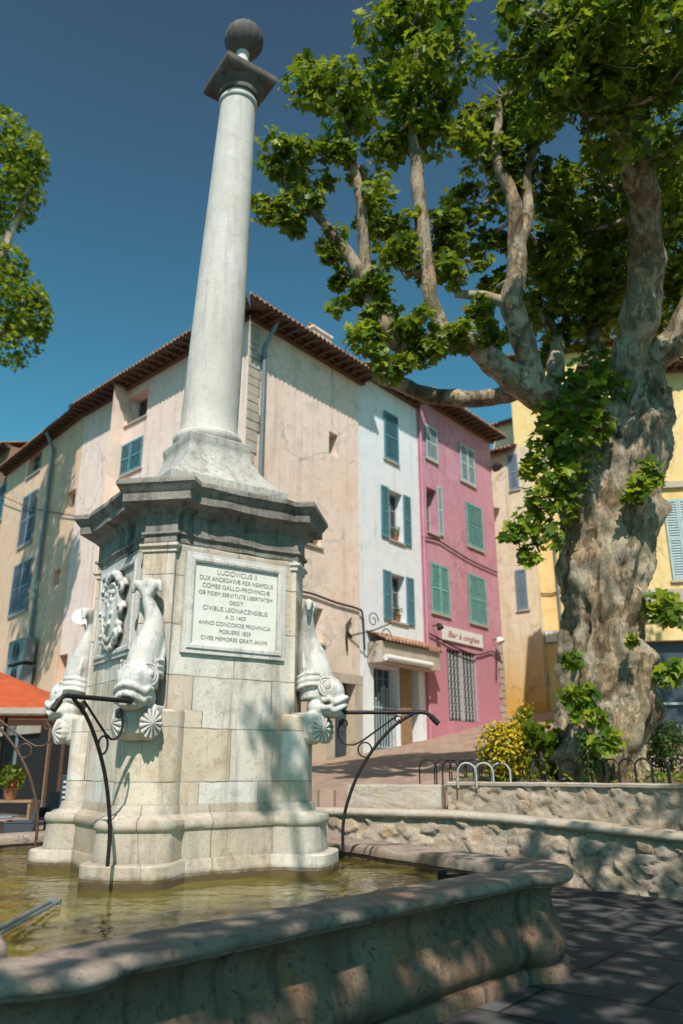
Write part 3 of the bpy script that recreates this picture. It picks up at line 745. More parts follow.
for j in range(33):
    ring = []
    for i, q in enumerate(WL):
        zt = interp(LEDGE, q.x); z = -.03 + (zt - .07) * j / 32
        p = Vector((q.x, q.y, z)); d, c1_, c2_ = rub(p); n_ = WN[i]; vals.append((c1_, c2_))
        ring.append((q.x + n_.x * (d + .06 * (1 - j / 32)), q.y + n_.y * (d + .06 * (1 - j / 32)), z))
    rings.append(ring)
mb.rings(rings, closed=False); attr(mb.build('rubble_face', M['rubble'], rw, smooth=60), vals)
mb = MB(); prof = [(-.45, -.16), (-.45, -.02), (-.42, 0), (.02, 0), (.065, -.015), (.085, -.05), (.085, -.085), (.06, -.115), (.0, -.13)]; rings = []
for o_, dz in prof:
    ring = []
    for i, q in enumerate(WL):
        nz = noise.noise(Vector((q.x * 3, q.y * 3, dz * 6))) * .014 - (.03 if noise.noise(Vector((q.x * 1.3, q.y * 1.3, 5))) > .45 and o_ > 0 else 0)
        jt = -.012 if (i % 26) == 0 else 0
        ring.append((q.x + WN[i].x * (o_ + nz + jt * (o_ > 0)), q.y + WN[i].y * (o_ + nz), interp(LEDGE, q.x) + dz + nz * .5 + jt))
    rings.append(ring)
mb.rings(rings, closed=False); mb.build('ledge', M['cap'], rw, smooth=50)
M['cobble'] = brickpave('dark_cobbles', (.06, .06, .062), (.085, .083, .08), (.03, .03, .03), .22, .13, .014, rot=R(-35), bump=.6)
mb = MB(); sel = [i for i, q in enumerate(WL) if q.x > 2.2]
mb.rings([[(WL[i].x + WN[i].x * o_, WL[i].y + WN[i].y * o_, .004) for i in sel] for o_ in (1.15, 0)], closed=False)
tag(mb.build('pavement', M['cobble']), kind='structure')
mb = MB(); mb.rings([[(WL[i].x + WN[i].x * o_, WL[i].y + WN[i].y * o_, z_) for i in sel] for o_, z_ in ((1.36, .002), (1.35, .012), (1.17, .012), (1.16, .002))], closed=False)
tag(mb.build('kerb', M['ground']), kind='structure')
# planter wall standing on the ledge, set back
pw_ = thing('planter_wall', 'low squared stone planter wall under the hoop fence, standing on the curved ledge', 'wall', (0, 0, 0))
run = [q - Vector((WN[i].x, WN[i].y)) * .36 for i, q in enumerate(WL) if 1.6 < q.x < 9.3]; rn = [WN[i] for i, q in enumerate(WL) if 1.6 < q.x < 9.3]
mb = MB(); rings = []; vals = []
for j in range(19):
    ring = []
    for q, n_ in zip(run, rn):
        zb = interp(LEDGE, q.x + .2) - .03; z = zb + (1.375 - zb) * j / 18; p = Vector((q.x, q.y, z)); d, c1_, c2_ = rub(p, 4.8, .018); vals.append((c1_, c2_))
        ring.append((q.x + n_.x * d, q.y + n_.y * d, z))
    rings.append(ring)
mb.rings(rings, closed=False); attr(mb.build('stone_face', M['rubble'], pw_, smooth=60), vals)
mb = MB()
mb.rings([[(q.x + n_.x * o_, q.y + n_.y * o_, 1.37 + dz + .008 * noise.noise(Vector((q.x * 4, q.y * 4, o_)))) for q, n_ in zip(run, rn)] for o_, dz in ((.035, -.01), (.04, .03), (.02, .045), (-.3, .045), (-.31, 0))], closed=False)
mb.build('coping', M['cap'], pw_, smooth=40)
# end face
# big block at the left end of the planter wall
a = onY(352, 787, 14.15); b = onY(447, 786, 13.75); d = Vector((b.x - a.x, b.y - a.y, 0)); L_ = d.length; ang = math.atan2(d.y, d.x)
bt = thing('stone_block', 'long pale stone block lying on the ledge left of the planter wall', 'stone block', (a.x + d.x / 2, a.y + d.y / 2 + .38, 1.0), ang)
mb = MB(); nx, ny, nz_ = 36, 14, 10
bm = bmesh.new(); bmesh.ops.create_cube(bm, size=1); bmesh.ops.subdivide_edges(bm, edges=bm.edges, cuts=11, use_grid_fill=True)
for v in bm.verts:
    v.co = Vector((v.co.x * L_, v.co.y * .78, v.co.z * .44 + .14)); v.co += Vector((1, 1, 1)) * .012 * noise.noise(v.co * 4) + Vector((.5, 1, .4)) * .008 * noise.noise(v.co * 15)
me = bpy.data.meshes.new('block'); bm.to_mesh(me); bm.free(); me.materials.append(M['cap']); o = bpy.data.objects.new('block', me); COL.objects.link(o); o.parent = bt
bv = o.modifiers.new('bevel', 'BEVEL'); bv.width = .025; bv.segments = 2; bv.limit_method = 'ANGLE'; bv.angle_limit = R(40)
# soil of the planter
mb = MB(); rows = []
for j in range(16):
    row = []
    for q, n_ in list(zip(run, rn))[::3]:
        t = j / 15; p = Vector((q.x, q.y)) - n_ * (.15 + 4.2 * t); p.y += 0
        zz = 1.385 + .10 * math.sin(min(1, t * 3) * math.pi / 2) + .05 * noise.noise(Vector((p.x * 1.5, p.y * 1.5, 0)))
        if j == 15: zz -= .6
        row.append((p.x, p.y, zz))
    rows.append(row)
mb.rings(rows, closed=False); tag(mb.build('planter_soil', M['soil'], smooth=60), kind='structure')

# ------------------------------------------------------------------ houses
CAT = {}
class Facade:
    def __init__(s, P, d, n, root):
        s.P = Vector(P); s.d = Vector(d).normalized(); s.n = Vector(n).normalized(); s.root = root; s.open = []
    def px(s, x, y):
        q = onpl(x, y, s.P, s.n); return ((q.x - s.P.x) * s.d.x + (q.y - s.P.y) * s.d.y, q.z)
    def rect(s, x0, y0, x1, y1):
        xm, ym = (x0 + x1) / 2, (y0 + y1) / 2
        a, b = s.px(x0, ym)[0], s.px(x1, ym)[0]
        return (min(a, b), max(a, b), s.px(xm, y1)[1], s.px(xm, y0)[1])
    def W(s, u, out, z): return Vector((s.P.x + s.d.x * u + s.n.x * out, s.P.y + s.d.y * u + s.n.y * out, z))
    def box(s, mb, u0, u1, o0, o1, z0, z1):
        i = len(mb.v)
        for z in (z0, z1):
            for u, o_ in ((u0, o0), (u1, o0), (u1, o1), (u0, o1)): mb.v.append(tuple(s.W(u, o_, z)))
        fl = ((3, 2, 1, 0), (4, 5, 6, 7), (0, 1, 5, 4), (1, 2, 6, 5), (2, 3, 7, 6), (3, 0, 4, 7))
        # keep outward normals whatever the handedness
        flip = (s.d.x * s.n.y - s.d.y * s.n.x) < 0
        for f in fl:
            mb.f.append(tuple(i + k for k in (reversed(f) if flip else f))); mb.uv.append(None)
    def slats(s, mb, u0, u1, z0, z1, o0, th=.04, step=.075):
        fw = .06
        s.box(mb, u0, u0 + fw, o0, o0 + th, z0, z1); s.box(mb, u1 - fw, u1, o0, o0 + th, z0, z1)
        s.box(mb, u0 + fw, u1 - fw, o0, o0 + th, z0, z0 + .09); s.box(mb, u0 + fw, u1 - fw, o0, o0 + th, z1 - .08, z1)
        zm = z0 + (z1 - z0) * .5; s.box(mb, u0 + fw, u1 - fw, o0, o0 + th, zm - .035, zm + .035)
        z = z0 + .09
        while z < z1 - .1:
            if abs(z + step / 2 - zm) > .05:
                i = len(mb.v); a, b = u0 + fw, u1 - fw
                for u, o_, zz in ((a, o0 + .004, z + step), (b, o0 + .004, z + step), (b, o0 + th - .004, z + .012), (a, o0 + th - .004, z + .012)): mb.v.append(tuple(s.W(u, o_, zz)))
                mb.f.append((i, i + 1, i + 2, i + 3)); mb.uv.append(None)
            z += step
    def window(s, rc, shutters=None, col=None, depth=.28, sill=True, bars=1, reveal=True, pane='glass', ajar=0):
        u0, u1, z0, z1 = rc
        if shutters == 'closed':
            s.open.append((u0 + .03, u1 - .03, z0 + .03, z1 - .03, depth))
        else: s.open.append((u0, u1, z0, z1, depth))
        f = MB(); fw = .055; od = -depth + .005
        s.box(f, u0, u0 + fw, od, od + .07, z0, z1); s.box(f, u1 - fw, u1, od, od + .07, z0, z1)
        s.box(f, u0 + fw, u1 - fw, od, od + .07, z0, z0 + fw); s.box(f, u0 + fw, u1 - fw, od, od + .07, z1 - fw, z1)
        um = (u0 + u1) / 2
        if bars: s.box(f, um - .035, um + .035, od + .002, od + .075, z0 + fw, z1 - fw)
        for k in range(1, bars + 1 if bars > 1 else bars + 2):
            zz = z0 + (z1 - z0) * k / (bars + 1 if bars > 1 else 3)
            s.box(f, u0 + fw, u1 - fw, od + .004, od + .05, zz - .014, zz + .014)
        win = f.build('window', M['frame'], s.root)
        g_ = MB(); g_.quad([s.W(u0, od + .02, z0), s.W(u1, od + .02, z0), s.W(u1, od + .02, z1), s.W(u0, od + .02, z1)]); g_.build('pane', M[pane], win)
        if sill:
            sb = MB(); s.box(sb, u0 - .08, u1 + .08, -.05, .07, z0 - .07, z0 - .004); sb.build('sill', M['cap'], win)
        if shutters:
            half = (u1 - u0) / 2; hw = half + .01
            if shutters == 'closed': spans = [(u0 - .015, um - .004), (um + .004, u1 + .015)]
            elif shutters == 'single': spans = [(u0 - .02, u1 + .02)]
            else: spans = [(u0 - hw - .03, u0 - .03), (u1 + .03, u1 + hw + .03)]
            for a, b in spans:
                m_ = MB(); s.slats(m_, a, b, z0 - .02, z1 + .02, .025); m_.build('shutter', M[col], win)
        return win
    def wall(s, u0, u1, z0, z1, mat, depth=7, name='wall', sides=(True, True), back=True):
        mb = MB(); us = sorted({u0, u1, *[k for o_ in s.open for k in o_[:2]]}); zs = sorted({z0, z1, *[k for o_ in s.open for k in o_[2:4]]})
        us = [u for u in us if u0 <= u <= u1]; zs = [z for z in zs if z0 <= z <= z1]
        for a, b in zip(us, us[1:]):
            for c, d in zip(zs, zs[1:]):
                um, zm = (a + b) / 2, (c + d) / 2
                if any(o_[0] < um < o_[1] and o_[2] < zm < o_[3] for o_ in s.open): continue
                mb.quad([s.W(a, 0, c), s.W(b, 0, c), s.W(b, 0, d), s.W(a, 0, d)])
        for o_ in s.open:
            a, b, c, d, dp = o_
            for p, q in (((a, c), (a, d)), ((a, d), (b, d)), ((b, d), (b, c)), ((b, c), (a, c))):
                mb.quad([s.W(p[0], 0, p[1]), s.W(q[0], 0, q[1]), s.W(q[0], -dp, q[1]), s.W(p[0], -dp, p[1])])
        if sides[0]: mb.quad([s.W(u0, 0, z0), s.W(u0, 0, z1), s.W(u0, -depth, z1), s.W(u0, -depth, z0)])
        if sides[1]: mb.quad([s.W(u1, 0, z0), s.W(u1, 0, z1), s.W(u1, -depth, z1), s.W(u1, -depth, z0)])
        if back: mb.quad([s.W(u0, -depth, z0), s.W(u1, -depth, z0), s.W(u1, -depth, z1), s.W(u0, -depth, z1)])
        return mb.build(name, mat, s.root)
    def roof(s, u0, u1, ze, B=6.5, ov=.6, pitch=17, hip0=False, name='roof', dentil=True, gap=.0):
        """corrugated clay tile sheet with a dark wooden underside and rafters"""
        tp = math.tan(R(pitch)); mb = MB(); per = .21; step = per / 8
        uu = [u0 + (-ov if hip0 else 0) + i * step for i in range(int((u1 - u0 + (ov if hip0 else 0)) / step) + 1)]
        prev = None
        for u in uu:
            wv = math.sin((u / per) * 2 * math.pi); h_ = .055 * (abs(wv) ** .7) * (1 if wv > 0 else -.6)
            jit = .02 * noise.noise(Vector((math.floor(u / per * 2) * 3.7, 1, 0)))
            bend = min(B, max(-ov + .02, u - u0)) if hip0 else B
            cur = []
            for k in range(9):
                b_ = -ov + jit + (bend + ov) * k / 8
                cur.append(s.W(u, -b_, ze + .15 + (b_ + ov) * tp + h_ + .02 * noise.noise(Vector((u * .8, b_, 2)))))
            cur.insert(0, s.W(u, ov - jit, ze + .10 + h_ * .9))
            if prev:
                i = len(mb.v); mb.v += [tuple(p) for p in prev + cur]; m = len(cur)
                for k in range(m - 1): mb.f.append((i + k, i + m + k, i + m + k + 1, i + k + 1)); mb.uv.append(None)
            prev = cur
        rf = mb.build(name, M['tile'], s.root, smooth=50)
        ev = MB(); z0 = ze + .05
        a0 = u0 - (ov - .06 if hip0 else 0)
        ev.quad([s.W(a0, ov - .05, z0), s.W(u1, ov - .05, z0), s.W(u1, -.1, z0 + (ov + .05) * tp), s.W(u0 + (.1 if hip0 else 0), -.1, z0 + (ov + .05) * tp)])
        ev.quad([s.W(a0, ov - .05, z0), s.W(u1, ov - .05, z0), s.W(u1, ov - .045, z0 + .05), s.W(a0, ov - .045, z0 + .05)])
        if dentil:
            s.box(ev, u0, u1, .003, .17, ze - .02, ze + .10); s.box(ev, u0, u1, .003, .30, ze + .10, ze + .17)
        u = u0 + .15
        while u < u1 - .1:
            s.box(ev, u - .04, u + .04, .17, ov - .08, ze + .0, ze + .085); u += .42
        ev.build('eaves', M['wood'], rf)
        return rf
def door(fc, rc, mat, depth=.35, panels=True, name='door'):
    u0, u1, z0, z1 = rc; fc.open.append((u0, u1, z0, z1, depth))
    mb = MB(); fc.box(mb, u0, u1, -depth + .0, -depth + .05, z0, z1)
    if panels:
        w_ = (u1 - u0)
        for k in range(3):
            za = z0 + .12 + (z1 - z0 - .15) * k / 3; zb = z0 + (z1 - z0 - .15) * (k + 1) / 3
            for a in (u0 + .08, (u0 + u1) / 2 + .04): fc.box(mb, a, a + w_ / 2 - .12, -depth + .05, -depth + .07, za, zb)
    d_ = mb.build(name, mat, fc.root)
    h_ = MB(); q = fc.W(u1 - .1, -depth + .09, z0 + 1.0); h_.sphere(q, .035, 6); h_.build('handle', M['iron'], d_); return d_
def cable(fc, pts, r, label, off=.06, group=None, mat='iron'):
    mb = MB(); pp = []
    for x, y in pts:
        u, z = fc.px(x, y); pp.append(fc.W(u, off, z))
    mb.tube(crom(pp, 5), r, 6); return tag(mb.build('cable', M[mat], smooth=60), label, 'cable', group)
rdir = (math.sin(R(39)), math.cos(R(39))); rn_ = (math.cos(R(39)), -math.sin(R(39)))
KORN = Vector((-2.87, 21.46))
# --- beige corner house
bh = thing('beige_house', 'tall beige rendered corner house with a grey drainpipe behind the fountain column', 'house', (KORN.x, KORN.y, 0))
bh.matrix_world  # parts are built in world space, so keep the empty at the origin
bh.location = (0, 0, 0)
fr_ = Facade(KORN, rdir, rn_, bh)
uW = fr_.px(358.5, 500)[0]
ZE = 15.0
fr_.window(fr_.rect(329, 433, 338, 456), None, bars=0, sill=False, depth=.4)
fr_.window(fr_.rect(305, 531, 321, 545), None, bars=1, depth=.35)
fr_.window(fr_.rect(307, 607, 323, 642), None, bars=1, depth=.45)
rc = fr_.rect(334, 682, 355, 758); door(fr_, (rc[0], rc[1], 1.9, rc[3]), M['darkpaint'], .4)
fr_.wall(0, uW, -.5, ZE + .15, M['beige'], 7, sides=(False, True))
fr_.roof(0, uW + .25, ZE, ov=.9, hip0=True)
mb = MB(); 
for (x0, y0, x1, y1) in ((327, 679, 334, 757), (355, 679, 362, 755)):
    rc = fr_.rect(x0, y0, x1, y1); fr_.box(mb, rc[0], rc[1], .004, .04, 1.6, rc[3])
rc = fr_.rect(327, 672, 362, 683); fr_.box(mb, rc[0], rc[1], .004, .05, rc[2], rc[3] - .05)
mb.build('door_surround', M['cap'], bh)
# drainpipe
mb = MB(); u_, z_ = fr_.px(262, 360); mb.tube([fr_.W(u_ + .15, .5, ZE + .1), fr_.W(u_ + .1, .4, ZE - .15), fr_.W(u_, .12, ZE - .75), fr_.W(u_, .12, 1.0)], .075, 10); mb.build('drainpipe', M['zinc'], bh, smooth=50)
# exposed quoin stones at the corner
mb = MB(); random.seed(3); z = 1.2
while z < ZE - .3:
    h_ = random.uniform(.22, .38); wd = random.uniform(.35, .7); fr_.box(mb, .02, wd, .003, random.uniform(.015, .04), z, z + h_ - .03); z += h_
mb.build('quoins', M['cap'], bh, bevel=.02)
ldir = (math.sin(R(-46)), math.cos(R(-46))); ln_ = (-math.cos(R(46)), -math.sin(R(46)))
fl_ = Facade(KORN, ldir, ln_, bh)
uJ = fl_.px(80, 470)[0]
fl_.window(fl_.rect(120, 443, 142, 472), 'closed', 'teal')
fl_.window(fl_.rect(128, 393, 147, 420), None, bars=0, depth=.5, sill=True)
fl_.window(fl_.rect(55, 655, 66, 690), None, bars=1, depth=.4)
fl_.wall(0, uJ, -.5, ZE + .15, M['beige_l'], 4.2, sides=(False, True), back=False, name='side_wall')
fl_.roof(0, uJ, ZE, B=4.6, ov=.8, hip0=True, name='side_roof')
# --- peach house (facade turns slightly)
ph = thing('peach_house', 'peach rendered house with slatted shutters at far left above the cafe', 'house')
PJ = fl_.W(uJ, 0, 0).to_2d(); pdir = (math.sin(R(-41)), math.cos(R(-41))); pn = (-math.cos(R(41)), -math.sin(R(41)))
fp = Facade(PJ, pdir, pn, ph)
uE = fp.px(8, 470)[0]
fp.window(fp.rect(22, 496, 35, 543), 'closed', 'greyblue')
fp.window(fp.rect(13, 564, 30, 612), 'closed', 'greyblue')
fp.window(fp.rect(29, 453, 41, 473), None, bars=1)
fp.window(fp.rect(67, 491, 75, 508), None, bars=0, sill=False)
fp.window(fp.rect(54, 570, 60, 585), None, bars=0, sill=False)
fp.window(fp.rect(12, 648, 20, 690), 'open', 'greyblue', bars=1)
fp.wall(0, max(uE, 6), -.5, ZE + .2, M['peach'], 6, sides=(True, True))
fp.roof(0, max(uE, 6) + .1, ZE + .05)
mb = MB(); u_, z_ = fp.px(48, 520); mb.tube([fp.W(u_, .5, ZE + .1), fp.W(u_, .14, ZE - .6), fp.W(u_, .12, .5)], .08, 10); mb.build('drainpipe', M['zinc'], ph, smooth=50)
# --- brown house further left
bw = thing('brown_house', 'narrow brown house with a tiled roof at the left edge beyond the peach house', 'house')
uB = max(uE, 6) + .05
fb = Facade(fp.W(uB, .0, 0).to_2d() + Vector((pn[0], pn[1])) * .0, (math.sin(R(-41)), math.cos(R(-41))), pn, bw)
fb.window(fb.rect(-2, 488, 4, 520), 'closed', 'teal')
fb.wall(0, 6, -.5, ZE + 1.6, M['brown'], 6); fb.roof(0, 6.1, ZE + 1.5, ov=.5)
# cafe front: near-black sheets on the walls stand in for the parasols' shade
cf = thing('cafe_facade', 'cafe facade with timber posts and a pale sign strip, darkened for the shade behind orange parasols', 'shopfront')
mb = MB(); fl_.box(mb, uJ - 4.2, uJ - .3, .05, .12, .1, 3.1); m_ = mb.build('shade_panel', M['dark'], cf)
mb = MB()
for k in range(5): fl_.box(mb, uJ - 4.2 + k * .95, uJ - 4.12 + k * .95, .12, .2, .1, 3.0)
mb.build('post', M['wood'], cf)
mb = MB(); fp.box(mb, .1, 5.5, .05, .12, .1, 3.3); mb.build('shade_front', M['dark'], cf)
mb = MB(); fp.box(mb, .6, 5.2, .13, .22, 2.85, 3.2); mb.build('sign_strip', M['cap'], cf)
# --- white house
wh = thing('white_house', 'narrow white rendered house with blue shutters between the beige and pink houses', 'house')
fw = Facade(fr_.W(uW, -.04, 0).to_2d(), rdir, rn_, wh); uP = fw.px(421, 560)[0]
fw.window(fw.rect(384, 415, 397, 461), 'single', 'teal')
fw.window(fw.rect(388.5, 492, 402.5, 541), 'open', 'teal', bars=2, depth=.35)
fw.window(fw.rect(391, 575, 405.5, 622), 'open', 'teal', bars=2, depth=.35)
rc = fw.rect(374, 668, 399, 744); fw.open.append((rc[0], rc[1], 2.0, rc[3], .5))
rs = fw.rect(411.5, 668, 419.5, 738); fw.open.append((rs[0], rs[1], 2.0, rs[3], .5))
mb = MB(); fw.box(mb, rc[0], rc[1], -.5, -.45, 2.0, rc[3]); sf = mb.build('shop_front', M['darkpaint'], wh)
mb = MB()
for k in range(5):
    a = rc[0] + (rc[1] - rc[0]) * k / 4; fw.box(mb, a - .03, a + .03, -.445, -.40, 2.4, rc[3])
for k in range(4): fw.box(mb, rc[0], rc[1], -.443, -.41, 2.9 + .55 * k, 2.94 + .55 * k)
mb.build('glazing_bars', M['greyblue'], sf)
mb = MB()
for k in range(9):
    a = rc[0] + .1 + (rc[1] - rc[0] - .2) * k / 8; fw.box(mb, a - .012, a + .012, -.12, -.09, 2.1, 4.0 - .25 * math.cos(k * math.pi / 4))
    mb.sphere(fw.W(a, -.105, 4.03 - .25 * math.cos(k * math.pi / 4)), .04, 5)
fw.box(mb, rc[0] + .02, rc[1] - .02, -.125, -.085, 2.3, 2.34); fw.box(mb, rc[0] + .02, rc[1] - .02, -.125, -.085, 3.55, 3.59)
mb.build('iron_gate', M['paleblue'], sf)
mb = MB(); fw.box(mb, rs[0], rs[1], -.5, -.45, 2.0, rs[3]); mb.build('side_door', M['dark'], wh)
mb = MB(); q = fw.rect(400, 668, 410.5, 740); fw.box(mb, q[0], q[1], .003, .05, 2.0, q[3]); mb.build('wooden_pier', M['woodl'], wh)
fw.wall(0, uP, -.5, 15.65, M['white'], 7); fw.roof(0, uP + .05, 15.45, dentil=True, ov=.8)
# tiled canopy and rolled blind over the shop
u0, z1 = fw.px(366, 637); u1, z2 = fw.px(426, 660); zt = (z1 + z2) / 2 + .1
cn = MB(); prev = None; per = .2
for i in range(int((u1 - u0) / .02) + 1):
    u = u0 + i * .02; h_ = .05 * math.sin(u / per * 2 * math.pi)
    cur = [fw.W(u, .0, zt + .3 + h_), fw.W(u, .75, zt + h_), fw.W(u, .75, zt - .05 + h_ * .6)]
    if prev:
        k = len(cn.v); cn.v += [tuple(p) for p in prev + cur]; cn.f += [(k, k + 3, k + 4, k + 1), (k + 1, k + 4, k + 5, k + 2)]; cn.uv += [None, None]
    prev = cur
cn_o = cn.build('tiled_canopy', M['tile'], wh, smooth=50)
mb = MB(); fw.box(mb, u0 + .05, u1 - .05, .003, .62, zt - .75, zt - .07); mb.build('canopy_fascia', M['cap'], cn_o)
mb = MB(); a_, b_ = fw.px(368, 658)[0], fw.px(414, 662)[0]; mb.tube([fw.W(a_, .72, zt - .62), fw.W(b_, .72, zt - .62)], .11, 12); mb.build('rolled_blind', M['offwhite'], cn_o, smooth=50)
# --- pink house
pk = thing('pink_house', 'pink rendered house with turquoise shutters and a nail bar at street level', 'house')
fk = Facade(fw.W(uP, .03, 0).to_2d(), rdir, rn_, pk); uK = fk.px(497, 560)[0]
fk.window(fk.rect(425.5, 428, 436, 460), 'single', 'paleblue')
fk.window(fk.rect(460, 448, 473.5, 483), 'closed', 'paleblue')
fk.window(fk.rect(427, 489, 437, 533), None, bars=0, depth=.4)
u_ = fk.rect(437, 487, 440, 535)
mb = MB(); fk.slats(mb, u_[0] + .02, u_[0] + .35, u_[2], u_[3], .025); mb.build('shutter', M['paleblue'], pk)
fk.window(fk.rect(466.5, 506, 481.5, 548), 'single', 'turq')
fk.window(fk.rect(431, 566, 448, 614), 'closed', 'turq')
fk.window(fk.rect(469, 577, 485, 624), 'single', 'turq')
rc = fk.rect(448, 651, 478, 726); fk.open.append((rc[0], rc[1], rc[2] + .15, rc[3], .3))
mb = MB(); fk.box(mb, rc[0], rc[1], -.3, -.26, rc[2] + .15, rc[3]); dr = mb.build('shop_door', M['glass'], pk)
mb = MB(); random.seed(5)
fk.box(mb, rc[0] + .03, rc[0] + .09, -.1, -.05, rc[2] + .2, rc[3]); fk.box(mb, rc[1] - .09, rc[1] - .03, -.1, -.05, rc[2] + .2, rc[3]); um = (rc[0] + rc[1]) / 2; fk.box(mb, um - .05, um + .05, -.1, -.05, rc[2] + .2, rc[3])
nn = 9
for k in range(nn + 1):
    a = rc[0] + (rc[1] - rc[0]) * k / nn; fk.box(mb, a - .012, a + .012, -.09, -.065, rc[2] + .2, rc[3])
zz = rc[2] + .4
while zz < rc[3] - .1:
    for k in range(nn):
        a = rc[0] + (rc[1] - rc[0]) * (k + .5) / nn
        mb.tube([fk.W(a + .09 * math.cos(t_), -.075, zz + .11 * math.sin(t_)) for t_ in [2 * math.pi * i / 10 for i in range(11)]], .010, 4)
    zz += .27
mb.build('iron_grille', M['frame'], dr)
mb = MB(); fk.box(mb, rc[0] - .1, rc[1] + .1, .003, .25, rc[2] - .7, rc[2] + .14); mb.build('door_step', M['pink'], pk)
mb = MB(); random.seed(8); z = 2.5
while z < 6.3:
    h_ = random.uniform(.25, .4); wd = random.uniform(.3, .6); fk.box(mb, uK - wd, uK - .02, .003, random.uniform(.02, .05), z, z + h_ - .03); z += h_
mb.build('quoins', M['cap'], pk, bevel=.02)
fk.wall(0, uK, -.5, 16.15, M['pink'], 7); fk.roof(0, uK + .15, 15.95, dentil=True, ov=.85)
mb = MB(); mb.tube([fk.W(.07, .09, 16.0), fk.W(.07, .09, 2.6)], .05, 8); mb.build('drainpipe', M['pink'], pk, smooth=50)
# chimneys belong to their roofs: beige house chimney
pl = Facade(fr_.W(0, -3.2, 0).to_2d(), rdir, rn_, bh)
q = pl.rect(313, 331, 331, 352)
mb = MB(); pl.box(mb, q[0], q[1], -.6, 0, q[2] - 1.2, q[3] - .1); pl.box(mb, q[0] - .07, q[1] + .07, -.67, .07, q[3] - .1, q[3])
ch = mb.build('chimney', M['beige_l'], bh)
mb = MB()
for k in range(4):
    a = q[0] + (q[1] - q[0]) * (k + .5) / 4; mb.tube([pl.W(a, -.05, q[3]), pl.W(a, -.3, q[3] + .28), pl.W(a, -.55, q[3])], .07, 6)
mb.build('chimney_cap', M['tile'], ch)
# --- cream house, yellow house, right-hand house
cdir = Vector((math.sin(R(128)), math.cos(R(128)))); cn_ = Vector((-math.cos(R(52)), -math.sin(R(52)))) 
cn_ = Vector((-abs(math.sin(R(38))), -abs(math.cos(R(38)))))
ch_ = thing('cream_house', 'narrow cream house with grey blue shutters in the gap between the pink and yellow houses', 'house')
P0 = onY(484, 600, 36.0).to_2d(); fc = Facade(P0, cdir, cn_, ch_)
uc1 = fc.px(534, 600)[0]
fc.window(fc.rect(509.5, 455, 518, 490), 'single', 'greyblue'); fc.window(fc.rect(517, 570, 527, 610), 'single', 'greyblue')
zc_ = fc.px(500, 452)[1]
fc.wall(-1.5, uc1 + .2, 0, zc_, M['cream'], 7); fc.roof(-1.5, uc1 - .3, zc_ - .15, ov=.5, dentil=False)
fa = Facade(fc.W(0, -2.2, 0).to_2d(), cdir, cn_, ch_); za = fa.px(502, 424)[1]; u0 = fa.px(493, 440)[0]
fa.wall(u0, u0 + 4, zc_ - 1, za, M['cream'], 3, name='attic'); fa.roof(u0 - .2, u0 + 4.2, za - .15, B=3, ov=.35, name='attic_roof', dentil=False)
yh = thing('yellow_house', 'tall warm yellow house partly hidden by the plane tree trunk and its leaves', 'house')
ydir = Vector((math.sin(R(110)), math.cos(R(110)))); yn = Vector((-math.sin(R(20)), -math.cos(R(20))))
P0 = onY(523, 560, 34.9).to_2d(); fy = Facade(P0, ydir, yn, yh)
uy = 11; zy = fy.px(560, 352)[1]
fy.window(fy.rect(575, 520, 590, 570), 'closed', 'greyblue')
fy.wall(0, uy, 0, zy, M['yellow'], 8); fy.roof(-.2, uy, zy - .15, ov=.6)
u_, z_ = fy.px(552, 520); mb = MB(); mb.tube([fy.W(u_, .1, zy - .2), fy.W(u_, .1, 2)], .06, 8); mb.build('drainpipe', M['zinc'], yh, smooth=50)
rh = thing('shuttered_house', 'yellow house with pale shutters above a dark shopfront at the right edge', 'house')
P0 = onY(612, 600, 21.5).to_2d(); rdir2 = Vector((math.sin(R(100)), math.cos(R(100)))); rn2 = Vector((-math.sin(R(10)), -math.cos(R(10))))
fh = Facade(P0, rdir2, rn2, rh)
fh.window(fh.rect(668, 500, 697, 580), 'closed', 'paleblue')
zr = fh.px(670, 368)[1]
q = fh.rect(640, 640, 720, 760); fh.open.append((q[0], q[1], q[2], q[3], .3))
mb = MB(); fh.box(mb, q[0], q[1], -.3, -.25, q[2], q[3]); sh_ = mb.build('shopfront', M['navy'], rh)
mb = MB(); uc = fh.px(690, 700)[0]; zc2 = fh.px(690, 690)[1]
mb.tube([fh.W(uc + 1.0 * math.cos(a), -.2, zc2 - .3 + .75 * math.sin(a)) for a in [math.pi * i / 24 for i in range(25)]], .035, 8); fh.box(mb, uc - 1.2, uc + 1.2, -.24, -.17, zc2 - .36, zc2 - .30)
mb.tube([fh.W(uc + .25 * math.cos(a), -.2, zc2 - 1.1 + .25 * math.sin(a)) for a in [2 * math.pi * i / 24 for i in range(25)]], .025, 6)
mb.build('arched_frame', M['frame'], sh_)
mb = MB(); u0, z0 = fh.px(650, 487); fh.box(mb, 0, 8, .003, .10, z0 - .08, z0 + .10); u0, z0 = fh.px(650, 590); fh.box(mb, 0, 8, .003, .05, z0 - .9, z0 + .0); mb.build('stone_band', M['cap'], rh)
mb = MB(); q1, q2 = fh.px(650, 487)[1], fh.px(650, 600)[1]; fh.box(mb, .05, 7.9, .004, .03, q2, q1 - .09)
# pale render between the bands, cut round the window
fh.wall(0, 8, 0, zr, M['yellow'], 7); fh.roof(-.2, 8, zr - .15)

